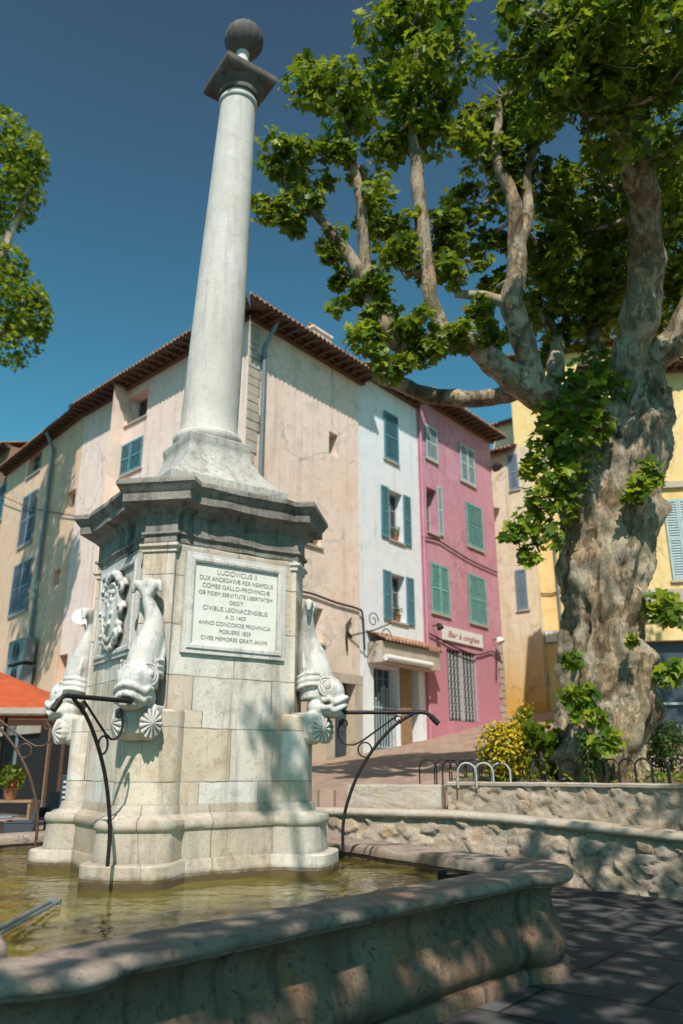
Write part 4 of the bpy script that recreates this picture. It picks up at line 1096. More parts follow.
# ------------------------------------------------------------------ things on the facades
cable(fr_, [(290, 590), (310, 594), (335, 603), (356, 609), (361, 616), (363, 650)], .035, 'thick black cable running along the beige wall above the small window', .07)
cable(fk, [(421, 537), (437, 541), (450, 549), (470, 561), (496, 573)], .03, 'sagging dark cable across the middle of the pink house', .07)
cable(fk, [(428, 634), (440, 640), (455, 648), (475, 655), (493, 653), (495, 680)], .03, 'dark cable above the grille door of the pink house', .07)
cable(fy, [(527, 596), (540, 594), (552, 594), (562, 590)], .03, 'black cable crossing the yellow wall beside the drainpipe', .07)
mb = MB(); a = fb.W(1.0, .2, fb.px(2, 490)[1]); b = fl_.W(fl_.px(80, 517)[0], .1, fl_.px(80, 517)[1]); mb.tube([a, (a + b) / 2 - Vector((0, 0, .25)), b], .018, 5)
tag(mb.build('cable', M['iron']), 'thin wire stretched across the peach house front at left', 'cable')
# shop sign
sg = thing('shop_sign', 'white board with red script lettering above the grille door of the pink house', 'sign')
q = fk.rect(441, 627, 482, 645); a, b = fk.px(441.5, 627), fk.px(481.5, 637)
u0, u1 = fk.px(441.5, 632)[0], fk.px(481.5, 642)[0]; zt = (fk.px(441.5, 625)[1] + fk.px(481.5, 636)[1]) / 2; zb = (fk.px(441.5, 639)[1] + fk.px(481.5, 649)[1]) / 2
mb = MB(); fk.box(mb, u0, u1, .02, .07, zb, zt); mb.build('board', M['offwhite'], sg, bevel=.008)
me = text_mesh(['Bar à ongles'], .5, 1, .004, .25); wid = max(v.co.x for v in me.vertices) - min(v.co.x for v in me.vertices); k = (u1 - u0) * .78 / wid
o3 = fk.W((u0 + u1) / 2, .0745, (zb + zt) / 2 - .02); T = Matrix(((fk.d.x, 0, fk.n.x, o3.x), (fk.d.y, 0, fk.n.y, o3.y), (0, 1, 0, o3.z), (0, 0, 0, 1)))
me.transform(T @ Matrix.Diagonal((k, (zt - zb) * .62 / .5, 1, 1))); me.materials.append(M['redink']); o = bpy.data.objects.new('lettering', me); COL.objects.link(o); o.parent = sg
def spot(fc, x, y, label, mat, big=.11):
    u, z = fc.px(x, y); t = thing('wall_lamp', label, 'lamp')
    mb = MB(); mb.tube([fc.W(u, 0, z + .05), fc.W(u, .3, z + .05)], .025, 6); mb.build('arm', M['iron'], t)
    mb = MB(); mb.tube([fc.W(u, .24, z + .1), fc.W(u, .30, z + .02), fc.W(u, .36, z - .1)], [big * .5, big, big * 1.25], 12); mb.build('lamp_shade', M[mat], t, smooth=50)
spot(fk, 432.5, 627, 'small black spotlight to the left of the nail bar sign', 'iron')
spot(fk, 493, 641, 'small pale wall lamp at the right corner of the pink house', 'offwhite', .15)
spot(fk, 490.5, 468, 'dark round floodlight under the eaves at the right corner of the pink house', 'iron', .2)
# scroll iron hanging bracket on the beige/white corner and wall anchor
hb = thing('sign_bracket', 'scrolled iron hanging bracket on the corner of the beige and white houses', 'bracket')
mb = MB(); u, z = fr_.px(349, 636); c = fr_.W(u, .05, z)
mb.tube([fr_.W(u, .05, z), fr_.W(u + .75, .5, z + .25), fr_.W(u + 1.5, .6, z + .55)], .025, 6); mb.build('arm', M['iron'], hb)
mb = MB()
for (du, dz, r_) in ((.65, .55, .28), (1.35, .1, .3), (.7, -.05, .2)):
    mb.tube([fr_.W(u + du + r_ * (1 - i / 45) * math.cos(R(i * 14)), .5, z + dz + r_ * (1 - i / 45) * math.sin(R(i * 14))) for i in range(36)], .018, 5)
mb.build('scroll', M['iron'], hb)
wa = MB(); u, z = fr_.px(348, 635)
wa.tube([fr_.W(u - .1, .05, z - .55), fr_.W(u - .15, .06, z - .1), fr_.W(u - .12, .06, z + .3), fr_.W(u + .1, .06, z + .55)], [.03, .05, .05, .03], 6); wa.tube([fr_.W(u - .1, .06, z + .1), fr_.W(u + .12, .06, z - .08)], .04, 6)
tag(wa.build('wall_anchor', M['iron'], smooth=60), 'curved black iron wall anchor on the beige wall to the right of the small window', 'wall anchor')
# sign boards and meter boxes on the yellow wall
for (x0, y0, x1, y1, lab, mt) in ((545, 631, 558, 643, 'white meter box on the yellow wall next to the drainpipe', 'offwhite'), (529, 646, 539, 654, 'small white plate on the yellow wall, between two other boxes', 'offwhite'), (534, 674, 549, 686, 'pale framed letter box low on the yellow wall', 'offwhite')):
    fx = fy; q = fx.rect(x0, y0, x1, y1); t = thing('wall_box', lab, 'box')
    mb = MB(); fx.box(mb, q[0], q[1], .02, .12, q[2], q[3]); mb.build('case', M['zinc'], t, bevel=.01)
    mb = MB(); m_ = .06 if 'framed' in lab else .03; fx.box(mb, q[0] + m_, q[1] - m_, .12, .135, q[2] + m_, q[3] - m_); mb.build('cover', M[mt], t)
# AC units on the peach house
for x0, y0, x1, y1, lab in ((22, 641, 39, 664, 'upper grey air conditioning unit beside the drainpipe on the peach house'), (20, 668, 36, 690, 'lower grey air conditioning unit beside the drainpipe on the peach house')):
    q = fp.rect(x0, y0, x1, y1); t = thing('air_conditioner', lab, 'air conditioner', group='air conditioners on the peach house')
    mb = MB(); fp.box(mb, q[0], q[1], .15, .55, q[2], q[3]); mb.build('case', M['ac'], t, bevel=.02)
    mb = MB(); cu, cz = q[0] + (q[1] - q[0]) * .5, (q[2] + q[3]) / 2
    for r_ in (.12, .22, .32): mb.tube([fp.W(cu + r_ * math.cos(a), .56, cz + r_ * math.sin(a)) for a in [2 * math.pi * i / 20 for i in range(21)]], .012, 4)
    mb.build('fan_grille', M['dark'], t)
    mb = MB(); fp.box(mb, q[0] + .1, q[0] + .16, .004, .5, q[2] - .06, q[2] - .01); fp.box(mb, q[1] - .16, q[1] - .1, .004, .5, q[2] - .06, q[2] - .01); mb.build('support', M['iron'], t)
# satellite dish
u, z = fl_.px(98, 620); t = thing('satellite_dish', 'white satellite dish on the shaded side of the beige house left of the pedestal', 'satellite dish')
c = fl_.W(u, .55, z); qn = Vector((.1, -.85, .5)).normalized().to_track_quat('Z', 'Y')
mb = MB(); mb.rings([[c + qn @ Vector((r_ * math.cos(a), r_ * math.sin(a), r_ * r_ * .8)) for a in [2 * math.pi * i / 24 for i in range(24)]] for r_ in (.02, .12, .22, .32, .36)], cap=(True, False)); mb.build('dish', M['offwhite'], t, smooth=60)
mb = MB(); mb.tube([fl_.W(u, 0, z - .5), fl_.W(u, .4, z - .45), c], .03, 6); mb.tube([c - Vector((0, 0, .3)), c + qn @ Vector((0, 0, .45))], .015, 5); mb.build('arm', M['zinc'], t)
# flower box on the white house sills
def leaves_mesh(P, N, S, name, mat, parent, flat=.5, shape='plane', up=.5):
    """P centres (n,3), N preferred normals (n,3), S sizes (n)"""
    n_ = len(P)
    if shape == 'plane':
        T = np.array([(0, 0), (.17, -.06), (.50, .10), (.30, .28), (.52, .58), (.22, .54), (0, 1.0), (-.22, .54), (-.52, .58), (-.30, .28), (-.50, .10), (-.17, -.06)])
        faces = [(0, 1, 2, 3, 4, 5, 6), (0, 6, 7, 8, 9, 10, 11)]
    else:
        T = np.array([(0, 0), (.2, .3), (.18, .65), (0, 1.0), (-.18, .65), (-.2, .3)]); faces = [(0, 1, 2, 3), (0, 3, 4, 5)]
    k = len(T)
    nrm = N + rng.normal(0, flat, (n_, 3)); nrm /= np.linalg.norm(nrm, axis=1)[:, None] + 1e-9
    rnd = rng.normal(0, 1, (n_, 3)); a = np.cross(nrm, rnd); a /= np.linalg.norm(a, axis=1)[:, None] + 1e-9; b = np.cross(nrm, a)
    fold = rng.uniform(-.05, .35, n_); curl = rng.uniform(0, .3, n_)
    x = T[:, 0][None, :] * S[:, None]; y = (T[:, 1][None, :] - .45) * S[:, None]
    z = np.abs(x) * fold[:, None] - (T[:, 1][None, :] ** 2) * S[:, None] * curl[:, None]
    V = P[:, None, :] + x[..., None] * a[:, None, :] + y[..., None] * b[:, None, :] + z[..., None] * nrm[:, None, :]
    me = bpy.data.meshes.new(name); me.vertices.add(n_ * k); me.vertices.foreach_set('co', V.reshape(-1).astype(np.float32))
    nf = len(faces); fl = [len(f) for f in faces]; base = np.concatenate([np.array(f) for f in faces])
    idx = (np.arange(n_)[:, None] * k + base[None, :]).reshape(-1)
    me.loops.add(len(idx)); me.loops.foreach_set('vertex_index', idx.astype(np.int32))
    me.polygons.add(n_ * nf); starts = np.concatenate([[0], np.cumsum(np.tile(fl, n_))[:-1]])
    me.polygons.foreach_set('loop_start', starts.astype(np.int32)); me.update(calc_edges=True); me.validate()
    me.materials.append(mat); o = bpy.data.objects.new(name, me); COL.objects.link(o)
    if parent: o.parent = parent
    return o
def blob_pts(c, r, n_, shell=.5, sq_=(1, 1, 1)):
    d = rng.normal(0, 1, (n_, 3)); d /= np.linalg.norm(d, axis=1)[:, None]
    rad = rng.uniform(0, 1, n_) ** (1 / 3); rad = np.where(rng.uniform(0, 1, n_) < shell, rng.uniform(.75, 1.05, n_), rad)
    return np.array(c)[None, :] + d * (rad * r)[:, None] * np.array(sq_)[None, :], d
def bush(P0, r, n_, size, name, label, cat, mat, group=None, sq_=(1, 1, 1), stems=5, shape='oval', extra=None):
    t = thing(name, label, cat, P0, 0, group)
    c = (0, 0, r * sq_[2]); pts, d = blob_pts(c, r, n_, .45, sq_)
    for _ in range(4):
        cc, dd = blob_pts((rng.uniform(-.6, .6) * r * sq_[0], rng.uniform(-.5, .5) * r * sq_[1], r * sq_[2] * rng.uniform(.9, 1.9)), r * .5, n_ // 6, .4); pts = np.concatenate([pts, cc]); d = np.concatenate([d, dd])
    leaves_mesh(pts, d * .7 + np.array((0, 0, .5)), rng.uniform(.7, 1.3, len(pts)) * size, 'foliage', M[mat], t, .6, shape)
    mb = MB()
    for k in range(stems):
        a = 2 * math.pi * k / stems; mb.tube([(0.05 * math.cos(a), .05 * math.sin(a), -.1), (.3 * r * math.cos(a), .3 * r * math.sin(a), r * sq_[2] * .8), (.6 * r * math.cos(a + .3), .6 * r * math.sin(a + .3), r * sq_[2] * 1.5)], [.02, .015, .006], 5)
    mb.build('stem', M['wood'], t)
    if extra: 
        m_, fr2 = extra; sel = rng.uniform(0, 1, len(pts)) < fr2; q = pts[sel] + d[sel] * .04 + np.array((0, -.05, .06))
        leaves_mesh(q, d[sel] + np.array((0, 0, .4)), rng.uniform(.7, 1.3, len(q)) * size * .9, 'blossom', M[m_], t, .7, shape)
    return t
for i, (x, y) in enumerate(((397, 540), (399, 621))):
    u, z = fw.px(x, y); p = fw.W(u, -.05, z + .12)
    t = thing('flower_pot', ('small potted plant on the upper window sill of the white house', 'small potted plant on the lower window sill of the white house')[i], 'pot plant', p, 0, 'pot plants on the white house sills')
    mb = MB(); mb.lathe([(.08, -.12), (.12, .08), (.13, .09), (.11, .08)], 14); mb.build('pot', M['pot'], t, smooth=50)
    pts, d = blob_pts((0, 0, .22), .2, 90); leaves_mesh(pts, d, rng.uniform(.06, .12, 90), 'foliage', M['leaf_d'], t, .6, 'oval')

# ------------------------------------------------------------------ cafe terrace (left)
def parasol(p, half, ze, za, label):
    t = thing('cafe_parasol', label, 'parasol', p, 0, 'orange parasols of the cafe')
    mb = MB(); rings = []
    for k in range(7):
        f_ = 1 - k / 6 * .97; zz = ze + (za - ze) * (k / 6) ** .92
        rings.append([(half * f_ * sx, half * f_ * sy, zz) for sx, sy in ((-1, -1), (0, -1.0), (1, -1), (1.0, 0), (1, 1), (0, 1.0), (-1, 1), (-1.0, 0))])
    mb.rings(rings, cap=(False, True)); can = mb.build('canopy', M['orange'], t)
    mb = MB(); mb.rings([[(half * sx * (1.0 + d_), half * sy * (1.0 + d_), z_) for sx, sy in ((-1, -1), (1, -1), (1, 1), (-1, 1))] for d_, z_ in ((.002, ze + .01), (.004, ze - .16))], cap=(False, False)); mb.build('valance', M['cap'], can)
    mb = MB(); mb.tube([(0, 0, .02), (0, 0, za)], .04, 10); mb.build('pole', M['iron'], t)
    mb = MB(); mb.box((0, 0, .06), (.7, .7, .09)); mb.build('foot', M['iron'], t, bevel=.02)
    mb = MB()
    for sx, sy in ((-1, -1), (1, -1), (1, 1), (-1, 1)): mb.tube([(0, 0, za - .1), (half * .97 * sx, half * .97 * sy, ze + .0)], .018, 6)
    mb.build('rib', M['iron'], t)
c = onY(62, 708, 17.5); parasol((c.x - 2.0, 19.5, 0.0), 2.0, c.z, c.z + .85, 'orange square parasol over the cafe terrace behind the left bracket')
c2 = onY(14, 684, 21.5); parasol((c2.x - 2.0, 22.3, 0.05), 1.9, c2.z, c2.z + .8, 'smaller looking orange parasol tip behind the larger one at the left edge')
def chair(p, rz, label):
    t = thing('cafe_chair', label, 'chair', p, rz, 'dark woven cafe chairs')
    mb = MB(); mb.box((0, 0, .43), (.5, .5, .08)); mb.build('seat', M['rattan'], t, bevel=.02)
    mb = MB(); mb.box((0, .25, .72), (.5, .06, .64), Matrix.Rotation(R(-9), 3, 'X')); mb.build('backrest', M['rattan'], t, bevel=.02)
    for sx in (-1, 1):
        mb = MB(); mb.box((sx * .255, .02, .55), (.05, .5, .2)); mb.box((sx * .255, 0.0, .665), (.07, .52, .03)); mb.build('armrest', M['rattan'], t, bevel=.01)
        for sy in (-1, 1):
            mb = MB(); mb.box((sx * .22, sy * .2, .2), (.05, .05, .4)); mb.build('leg', M['rattan'], t)
def table(p, label):
    t = thing('cafe_table', label, 'table', p, .2, 'small cafe tables')
    mb = MB(); mb.box((0, 0, .73), (.75, .75, .035)); mb.build('tabletop', M['zinc'], t, bevel=.008)
    mb = MB(); mb.tube([(0, 0, .03), (0, 0, .72)], .035, 8); mb.box((0, 0, .025), (.42, .42, .03)); mb.build('pedestal', M['iron'], t)
q = onY(20, 820, 15.8); chair((q.x, q.y, .015), R(-75), 'dark grey woven armchair closest to the fountain pedestal on the cafe terrace')
q = onY(8, 815, 16.2); table((q.x - .25, q.y, .015), 'square metal cafe table beside the woven armchair at the left edge')
q = onY(-6, 830, 17.2); chair((q.x - .5, q.y, .015), R(100), 'dark woven chair on the far side of the cafe table')
q = onY(48, 815, 20.5); chair((q.x, q.y, .05), R(-20), 'dark woven chair further back on the cafe terrace in the shade')
mb = MB(); q = onY(14, 800, 18.5); pl_t = thing('plant_stand', 'wooden stand carrying a red flowering pot plant under the orange parasol', 'plant stand', (q.x, q.y, 0.015))
mb.box((0, 0, .93), (.9, .35, .05)); mb.box((-.4, 0, .46), (.05, .3, .9)); mb.box((.4, 0, .46), (.05, .3, .9)); mb.build('stand', M['woodl'], pl_t)
fp_t = thing('pot_plant', 'leafy pot plant with red flowers on the wooden stand at the cafe', 'pot plant', (q.x - .1, q.y, .975))
mb = MB(); mb.lathe([(.10, 0), (.16, .22), (.17, .24), (.14, .22)], 16); mb.build('pot', M['pot'], fp_t, smooth=50)
pts, d = blob_pts((0, 0, .48), .3, 260); leaves_mesh(pts, d, rng.uniform(.08, .15, 260), 'foliage', M['leaf'], fp_t, .6, 'oval')
pts, d = blob_pts((.05, -.12, .34), .16, 30); leaves_mesh(pts, d, rng.uniform(.06, .1, 30), 'blossom', M['redflower'], fp_t, .6, 'oval')
q = onY(68, 790, 14.6); mbt = thing('menu_board', 'tall thin dark menu board with rows of pale marks standing left of the pedestal', 'menu board', (q.x, 14.6, 0.012), R(20))
mb = MB(); mb.box((0, 0, .78), (.24, .04, 1.45)); mb.box((0, .12, .03), (.4, .34, .05)); mb.build('board', M['darkpaint'], mbt, bevel=.01)
random.seed(4)
for k in range(15):
    zz = .2 + k * .085; wd = random.uniform(.05, .14); mb = MB(); mb.box((-.09 + wd / 2, -.0225, zz), (wd, .003, .03)); mb.build('menu_line', M['offwhite'], mbt)

# ------------------------------------------------------------------ plane tree
TY = 13.7
pt_ = thing('plane_tree', 'huge old plane tree with a knobbly mottled trunk right of the fountain', 'tree', (0, 0, 0))
prof = [(790, 541, 661), (775, 547, 656), (755, 551, 652), (735, 554, 649), (700, 557, 652), (670, 559, 654), (640, 560, 650), (600, 559, 650), (560, 557, 656), (520, 557, 662), (480, 563, 666), (450, 572, 671), (425, 588, 672), (400, 604, 671), (380, 612, 668), (362, 617, 658), (345, 620, 655)]
bumps = [(665, .5, .22, .45), (715, 1.0, .2, .35), (430, .4, .2, .4), (405, -.6, .16, .3), (690, -.5, .14, .3), (520, .9, .16, .35), (590, -.9, .12, .35), (745, .2, .2, .3), (640, .1, .12, .25), (560, .2, .1, .3), (470, -.1, .14, .3), (610, .7, .14, .25), (760, -1.1, .22, .3)]
rings = []; NS = 120; cs = []; rs_ = []
for y, xl, xr in prof:
    a, b = onY(xl, y, TY), onY(xr, y, TY); cs.append((a + b) / 2); rs_.append((b.x - a.x) / 2)
cs_i = crom(cs, 12); rr_i = []
for i in range(len(rs_) - 1):
    for k in range(12): rr_i.append(rs_[i] + (rs_[i + 1] - rs_[i]) * (.5 - .5 * math.cos(math.pi * k / 12)))
rr_i.append(rs_[-1])
bz = [(onY(600, y, TY).z, a, h, s_) for y, a, h, s_ in bumps]
mb = MB()
for c, r in zip(cs_i, rr_i):
    ring = []
    for j in range(NS):
        q = 2 * math.pi * j / NS; dv = Vector((math.sin(q), -math.cos(q), 0))   # q=0 faces the viewer
        p = c + dv * r; d = 0
        fl = noise.noise(Vector((dv.x * 1.6 * 1.5, dv.y * 2.4, c.z * .35))) * .20
        f2 = noise.fractal(Vector((p.x * 1.6, p.y * 1.6, p.z * .9)), .9, 2.1, 5) * .15
        f3 = (abs(noise.noise(Vector((dv.x * 5, dv.y * 5, c.z * .8 + 5)))) - .25) * -.22
        f4 = noise.fractal(p * 4.5, .8, 2.2, 4) * .05
        for z_, a_, h_, s_ in bz:
            dq = (q - a_ + math.pi) % (2 * math.pi) - math.pi; dd = ((dq * r) ** 2 + (c.z - z_) ** 2) / (s_ * s_)
            if dd < 6: d += h_ * math.exp(-dd * 1.6)
        k = .85
        ring.append(c + dv * (r * k + fl * .7 + f2 + f3 + f4 + d * .85))
    rings.append(ring)
mb.rings(rings); 
def limb(pts, radii, n_=16, m=8, amp=.12):
    P = crom(pts, m); rr = []
    for i in range(len(radii) - 1):
        for k in range(m): rr.append(radii[i] + (radii[i + 1] - radii[i]) * k / m)
    rr.append(radii[-1]); rr = [r * (1 + amp * noise.noise(p * 2.2) + amp * .7 * noise.noise(p * 6)) for r, p in zip(rr, P)]
    P = [p + Vector((noise.noise(p * 1.3), noise.noise(p * 1.3 + Vector((9, 0, 0))), noise.noise(p * 1.3 + Vector((0, 9, 0))))) * .5 * r for p, r in zip(P, rr)]
    i0 = len(mb.v); mb.tube(P, rr, n_)
    for i in range(i0, len(mb.v)):
        v = Vector(mb.v[i]); k = rr[min((i - i0) // n_, len(rr) - 1)]; v += Vector((noise.noise(v * 3), noise.noise(v * 3 + Vector((5, 5, 5))), noise.noise(v * 3 + Vector((0, 7, 3))))) * k * .22; mb.v[i] = tuple(v)
def LP(*a): return [onY(x, y, Y) for x, y, Y in a]
limb(LP((636, 400, 13.7), (627, 368, 13.6), (640, 320, 13.2), (651, 262, 12.6), (645, 205, 12.0), (633, 150, 11.4), (640, 90, 10.8), (655, 30, 10.2), (668, -60, 9.6)), [.40, .36, .34, .31, .28, .25, .20, .16, .10])
limb(LP((648, 400, 13.7), (648, 368, 13.7), (668, 340, 13.4), (700, 300, 13.0), (760, 240, 12.4), (800, 120, 11.5)), [.36, .32, .28, .25, .2, .12])
limb(LP((640, 430, 13.7), (600, 418, 13.3), (560, 408, 13.0), (533, 396, 12.8), (512, 379, 12.6), (494, 360, 12.5), (476, 349, 12.4), (452, 344, 12.3), (420, 346, 12.1), (398, 345, 12.0)), [.36, .36, .31, .28, .26, .23, .21, .20, .20, .19])
limb(LP((398, 345, 12.0), (384, 330, 12.0), (377, 312, 12.0), (366, 272, 11.9), (361, 200, 11.7), (347, 140, 11.5), (335, 90, 11.3)), [.17, .19, .18, .11, .09, .07, .03])
limb(LP((377, 312, 12.0), (362, 279, 11.9), (340, 242, 11.8), (318, 216, 11.7), (290, 190, 11.6)), [.16, .13, .10, .08, .04])
limb(LP((545, 402, 13.1), (520, 388, 13.6), (499, 397, 14.0), (454, 401, 14.2), (415, 391, 14.3), (386, 378, 14.4), (374, 374, 14.4)), [.24, .19, .17, .165, .16, .15, .13])
limb(LP((452, 344, 12.3), (432, 300, 12.2), (425, 245, 12.1), (418, 178, 11.9), (412, 120, 11.8), (420, 60, 11.6)), [.16, .13, .13, .12, .09, .04])
limb(LP((533, 396, 12.8), (524, 352, 12.6), (512, 300, 12.4), (518, 245, 12.2), (512, 200, 12.0), (498, 158, 11.8), (500, 100, 11.6)), [.26, .23, .20, .17, .14, .10, .05])
limb(LP((520, 245, 12.2), (528, 215, 12.1), (527, 175, 12.0), (540, 130, 11.8)), [.13, .10, .09, .05])
limb(LP((508, 303, 12.4), (480, 296, 12.5), (456, 294, 12.6)), [.11, .09, .07])
limb(LP((560, 405, 13.3), (590, 360, 14.3), (592, 310, 14.7), (588, 255, 15.0), (600, 180, 15.2)), [.22, .18, .14, .11, .05])
limb(LP((545, 400, 13.3), (560, 350, 14.0), (548, 320, 14.3), (535, 300, 14.5)), [.2, .15, .11, .06])
limb(LP((652, 246, 12.6), (625, 160, 11.2), (590, 90, 10.0), (560, 20, 9.0)), [.16, .11, .08, .04])
limb_pts = [Vector(v) for v in mb.v[121 * 20::9] if v[2] > 7.5]
# crown: clusters (px x, px y, depth Y, radius px)
CL = [(283, 172, 11.6, 30), (272, 200, 11.6, 20), (308, 205, 11.7, 30), (300, 165, 11.6, 22), (335, 105, 11.4, 40), (318, 88, 11.4, 25), (360, 120, 11.5, 26), (340, 150, 11.6, 24), (290, 225, 11.8, 18), (325, 245, 11.8, 18),
      (400, 40, 11.7, 44), (432, 35, 11.6, 36), (420, 80, 11.8, 40), (395, 85, 11.8, 30), (446, 78, 11.7, 24), (412, 130, 11.9, 34), (440, 120, 12, 28), (385, 150, 12.2, 26), (372, 185, 12.2, 20), (425, 20, 11.6, 40),
      (380, 230, 12.3, 30), (410, 235, 12.4, 30), (440, 230, 12.4, 28), (400, 270, 12.2, 34), (435, 270, 12.3, 32), (360, 300, 12.1, 22), (345, 275, 12, 14), (460, 215, 12.6, 22), (385, 300, 12, 26),
      (372, 345, 11.8, 26), (390, 365, 11.8, 20), (415, 325, 11.8, 30), (450, 330, 12, 24), (365, 325, 12, 20), (430, 350, 11.8, 18), (482, 332, 12.2, 18),
      (482, 105, 11.8, 24), (512, 100, 11.7, 40), (535, 125, 11.8, 34), (500, 145, 11.9, 36), (475, 140, 11.9, 26), (530, 165, 12, 32), (490, 185, 12.1, 26), (515, 70, 11.7, 26), (545, 200, 12.6, 34), (470, 120, 12, 24),
      (540, 22, 9.2, 36), (560, 30, 9.0, 56), (595, 60, 9.3, 56), (570, 90, 9.6, 44), (620, 20, 9.4, 64), (660, 40, 9.8, 64), (598, 98, 10.2, 36), (668, 85, 10.2, 40), (585, 130, 10.4, 40), (685, 130, 10.6, 40), (540, 55, 9.3, 36), (605, 150, 12.9, 36), (600, 180, 12.4, 42), (690, 60, 9.5, 60), (512, 8, 9.2, 14),
      (560, 190, 13.2, 40), (575, 225, 13.4, 44), (555, 255, 13.6, 40), (590, 265, 13.8, 44), (615, 235, 14.2, 44), (545, 290, 14.2, 34), (570, 310, 14.4, 40), (600, 320, 14.6, 44), (610, 285, 14.5, 40), (560, 345, 14.6, 28), (535, 250, 13, 28), (590, 355, 14.5, 30),
      (675, 190, 13.6, 40), (665, 240, 14.4, 40), (675, 290, 14.6, 40), (690, 210, 13, 40), (678, 345, 14.6, 24), (635, 200, 14.4, 36), (660, 160, 13.4, 40),
      (488, 240, 12.8, 20), (465, 260, 12.6, 22), (495, 290, 13.2, 22), (530, 320, 14, 24), (475, 310, 12.4, 16)]
PP, NN, SS = [], [], []
for x, y, Y, rp in CL:
    c = onY(x, y, Y); dep = (c - Vector((0, 0, CAMH))).length; r = rp * dep / F * .98
    n_ = int(330 * r * r + 90)
    # three sub-lumps keep the outline uneven
    for k in range(4):
        off = rng.normal(0, .42, 3) * r; rr = r * rng.uniform(.38, .64); m_ = int(n_ * .30)
        p, d = blob_pts((c.x + off[0], c.y + off[1] * 1.2, c.z + off[2] * .8), rr, m_, .35, (1, 1.1, .85)); PP.append(p); NN.append(d * .45 + np.array((-.1, -.25, .75))); SS.append(np.clip(rng.normal(.155, .045, m_), .06, .25))
# higher canopy outside the picture, over the planter, carries the shade of the foreground
for c, r in [((8, 13, 12), 2.2), ((5.5, 11.5, 15), 1.6), ((7, 15, 12.5), 2), ((2.9, 2.2, 11.6), 1.2), ((4.6, 2.0, 10.8), 1.5), ((6.4, 3.2, 10.5), 1.5)]:
    m_ = int(150 * r * r); p, d = blob_pts(c, r, m_, .3, (1, 1, .8)); PP.append(p); NN.append(d * .45 + np.array((0, 0, .75))); SS.append(rng.uniform(.15, .26, m_))
leaves_mesh(np.concatenate(PP), np.concatenate(NN), np.concatenate(SS), 'crown', M['leaf'], pt_, .55)
random.seed(21)
for x, y, Y, rp in CL:
    c = onY(x, y, Y); near = min(limb_pts, key=lambda q: (q - c).length + (1.5 if q.z > c.z + .3 else 0)); L_ = (near - c).length
    if .2 < L_ < 4.5:
        mid_ = near.lerp(c, .5) + Vector((random.uniform(-.15, .15), random.uniform(-.15, .15), -.12 * L_)); mb.tube(crom([near, mid_, c], 5), [.05 - .037 * i / 10 for i in range(11)], 6)
    for k in range(5):
        e_ = c + Vector((random.gauss(0, 1), random.gauss(0, 1), random.gauss(.3, .8))).normalized() * rp / F * (c - Vector((0, 0, 1.6))).length * random.uniform(.6, 1.0)
        mb.tube([c, c.lerp(e_, .5) + Vector((0, 0, -.06)), e_], [.016, .011, .004], 5)
trunk = mb.build('trunk', M['bark'], pt_, smooth=70)
# leafy shoots hanging on the trunk
SH = [(592, 372, 12.9, 22), (575, 395, 12.8, 26), (556, 410, 12.7, 22), (560, 435, 12.7, 28), (545, 450, 12.7, 22), (575, 450, 12.7, 26), (590, 420, 12.7, 24), (548, 480, 12.7, 20), (530, 470, 12.8, 12), (540, 500, 12.8, 20), (560, 510, 12.8, 18), (525, 530, 12.9, 18), (510, 535, 12.9, 12), (530, 555, 12.9, 12), (548, 535, 12.8, 16), (570, 480, 12.7, 20), (612, 385, 12.8, 14),
      (650, 470, 12.5, 12), (640, 485, 12.5, 13), (632, 495, 12.5, 10), (655, 480, 12.6, 8), (662, 605, 12.9, 14), (672, 612, 12.9, 15), (655, 612, 12.9, 9), (668, 675, 12.9, 12), (678, 670, 12.9, 12), (575, 660, 12.6, 10), (585, 695, 12.6, 11), (598, 718, 12.6, 10), (582, 715, 12.6, 9), (604, 745, 12.5, 10), (570, 695, 12.6, 10), (632, 640, 12.5, 5), (612, 738, 12.5, 8)]
PP, NN, SS = [], [], []
for x, y, Y, rp in SH:
    c = onY(x, y, Y); dep = (c - Vector((0, 0, CAMH))).length; r = rp * dep / F; n_ = int(330 * r * r + 14)
    p, d = blob_pts(c, r, n_, .4, (1, .8, 1)); PP.append(p); NN.append(d * .4 + np.array((-.1, -.6, .6))); SS.append(rng.uniform(.13, .25, n_))
leaves_mesh(np.concatenate(PP), np.concatenate(NN), np.concatenate(SS), 'trunk_shoots', M['leaf'], pt_, .45)

# left tree whose crown leans into the picture
lt = thing('plane_tree', 'plane tree with two rounded leaf masses leaning in at the left edge', 'tree', (0, 0, 0))
PP, NN, SS = [], [], []
for x, y, rp in [(5, 150, 34), (25, 165, 22), (-10, 190, 40), (15, 195, 26), (0, 130, 20), (34, 160, 12), (0, 300, 40), (25, 310, 26), (10, 340, 28), (35, 325, 16), (-15, 270, 34), (8, 265, 20), (-5, 215, 16), (38, 300, 10)]:
    c = onY(x, y, 22.4); dep = (c - Vector((0, 0, CAMH))).length; r = rp * dep / F; n_ = int(230 * r * r + 60)
    p, d = blob_pts(c, r, n_, .45, (1, 1, .9)); PP.append(p); NN.append(d * .5 + np.array((0, -.1, .75))); SS.append(rng.uniform(.14, .25, n_))
leaves_mesh(np.concatenate(PP), np.concatenate(NN), np.concatenate(SS), 'crown', M['leaf'], lt, .55)
mb = MB(); limb([(-13.8, 22.4, -.1), (-13.7, 22.4, 4), (-13.4, 22.4, 8), (-12.8, 22.4, 12), (-11.8, 22.4, 16.5), (-10.8, 22.4, 21)], [.6, .5, .42, .32, .2, .06])
limb([(-13.2, 22.4, 10), (-11.8, 22.4, 13.5), (-10.4, 22.4, 16.5)], [.25, .16, .06]); mb.build('trunk', M['bark'], lt, smooth=70)
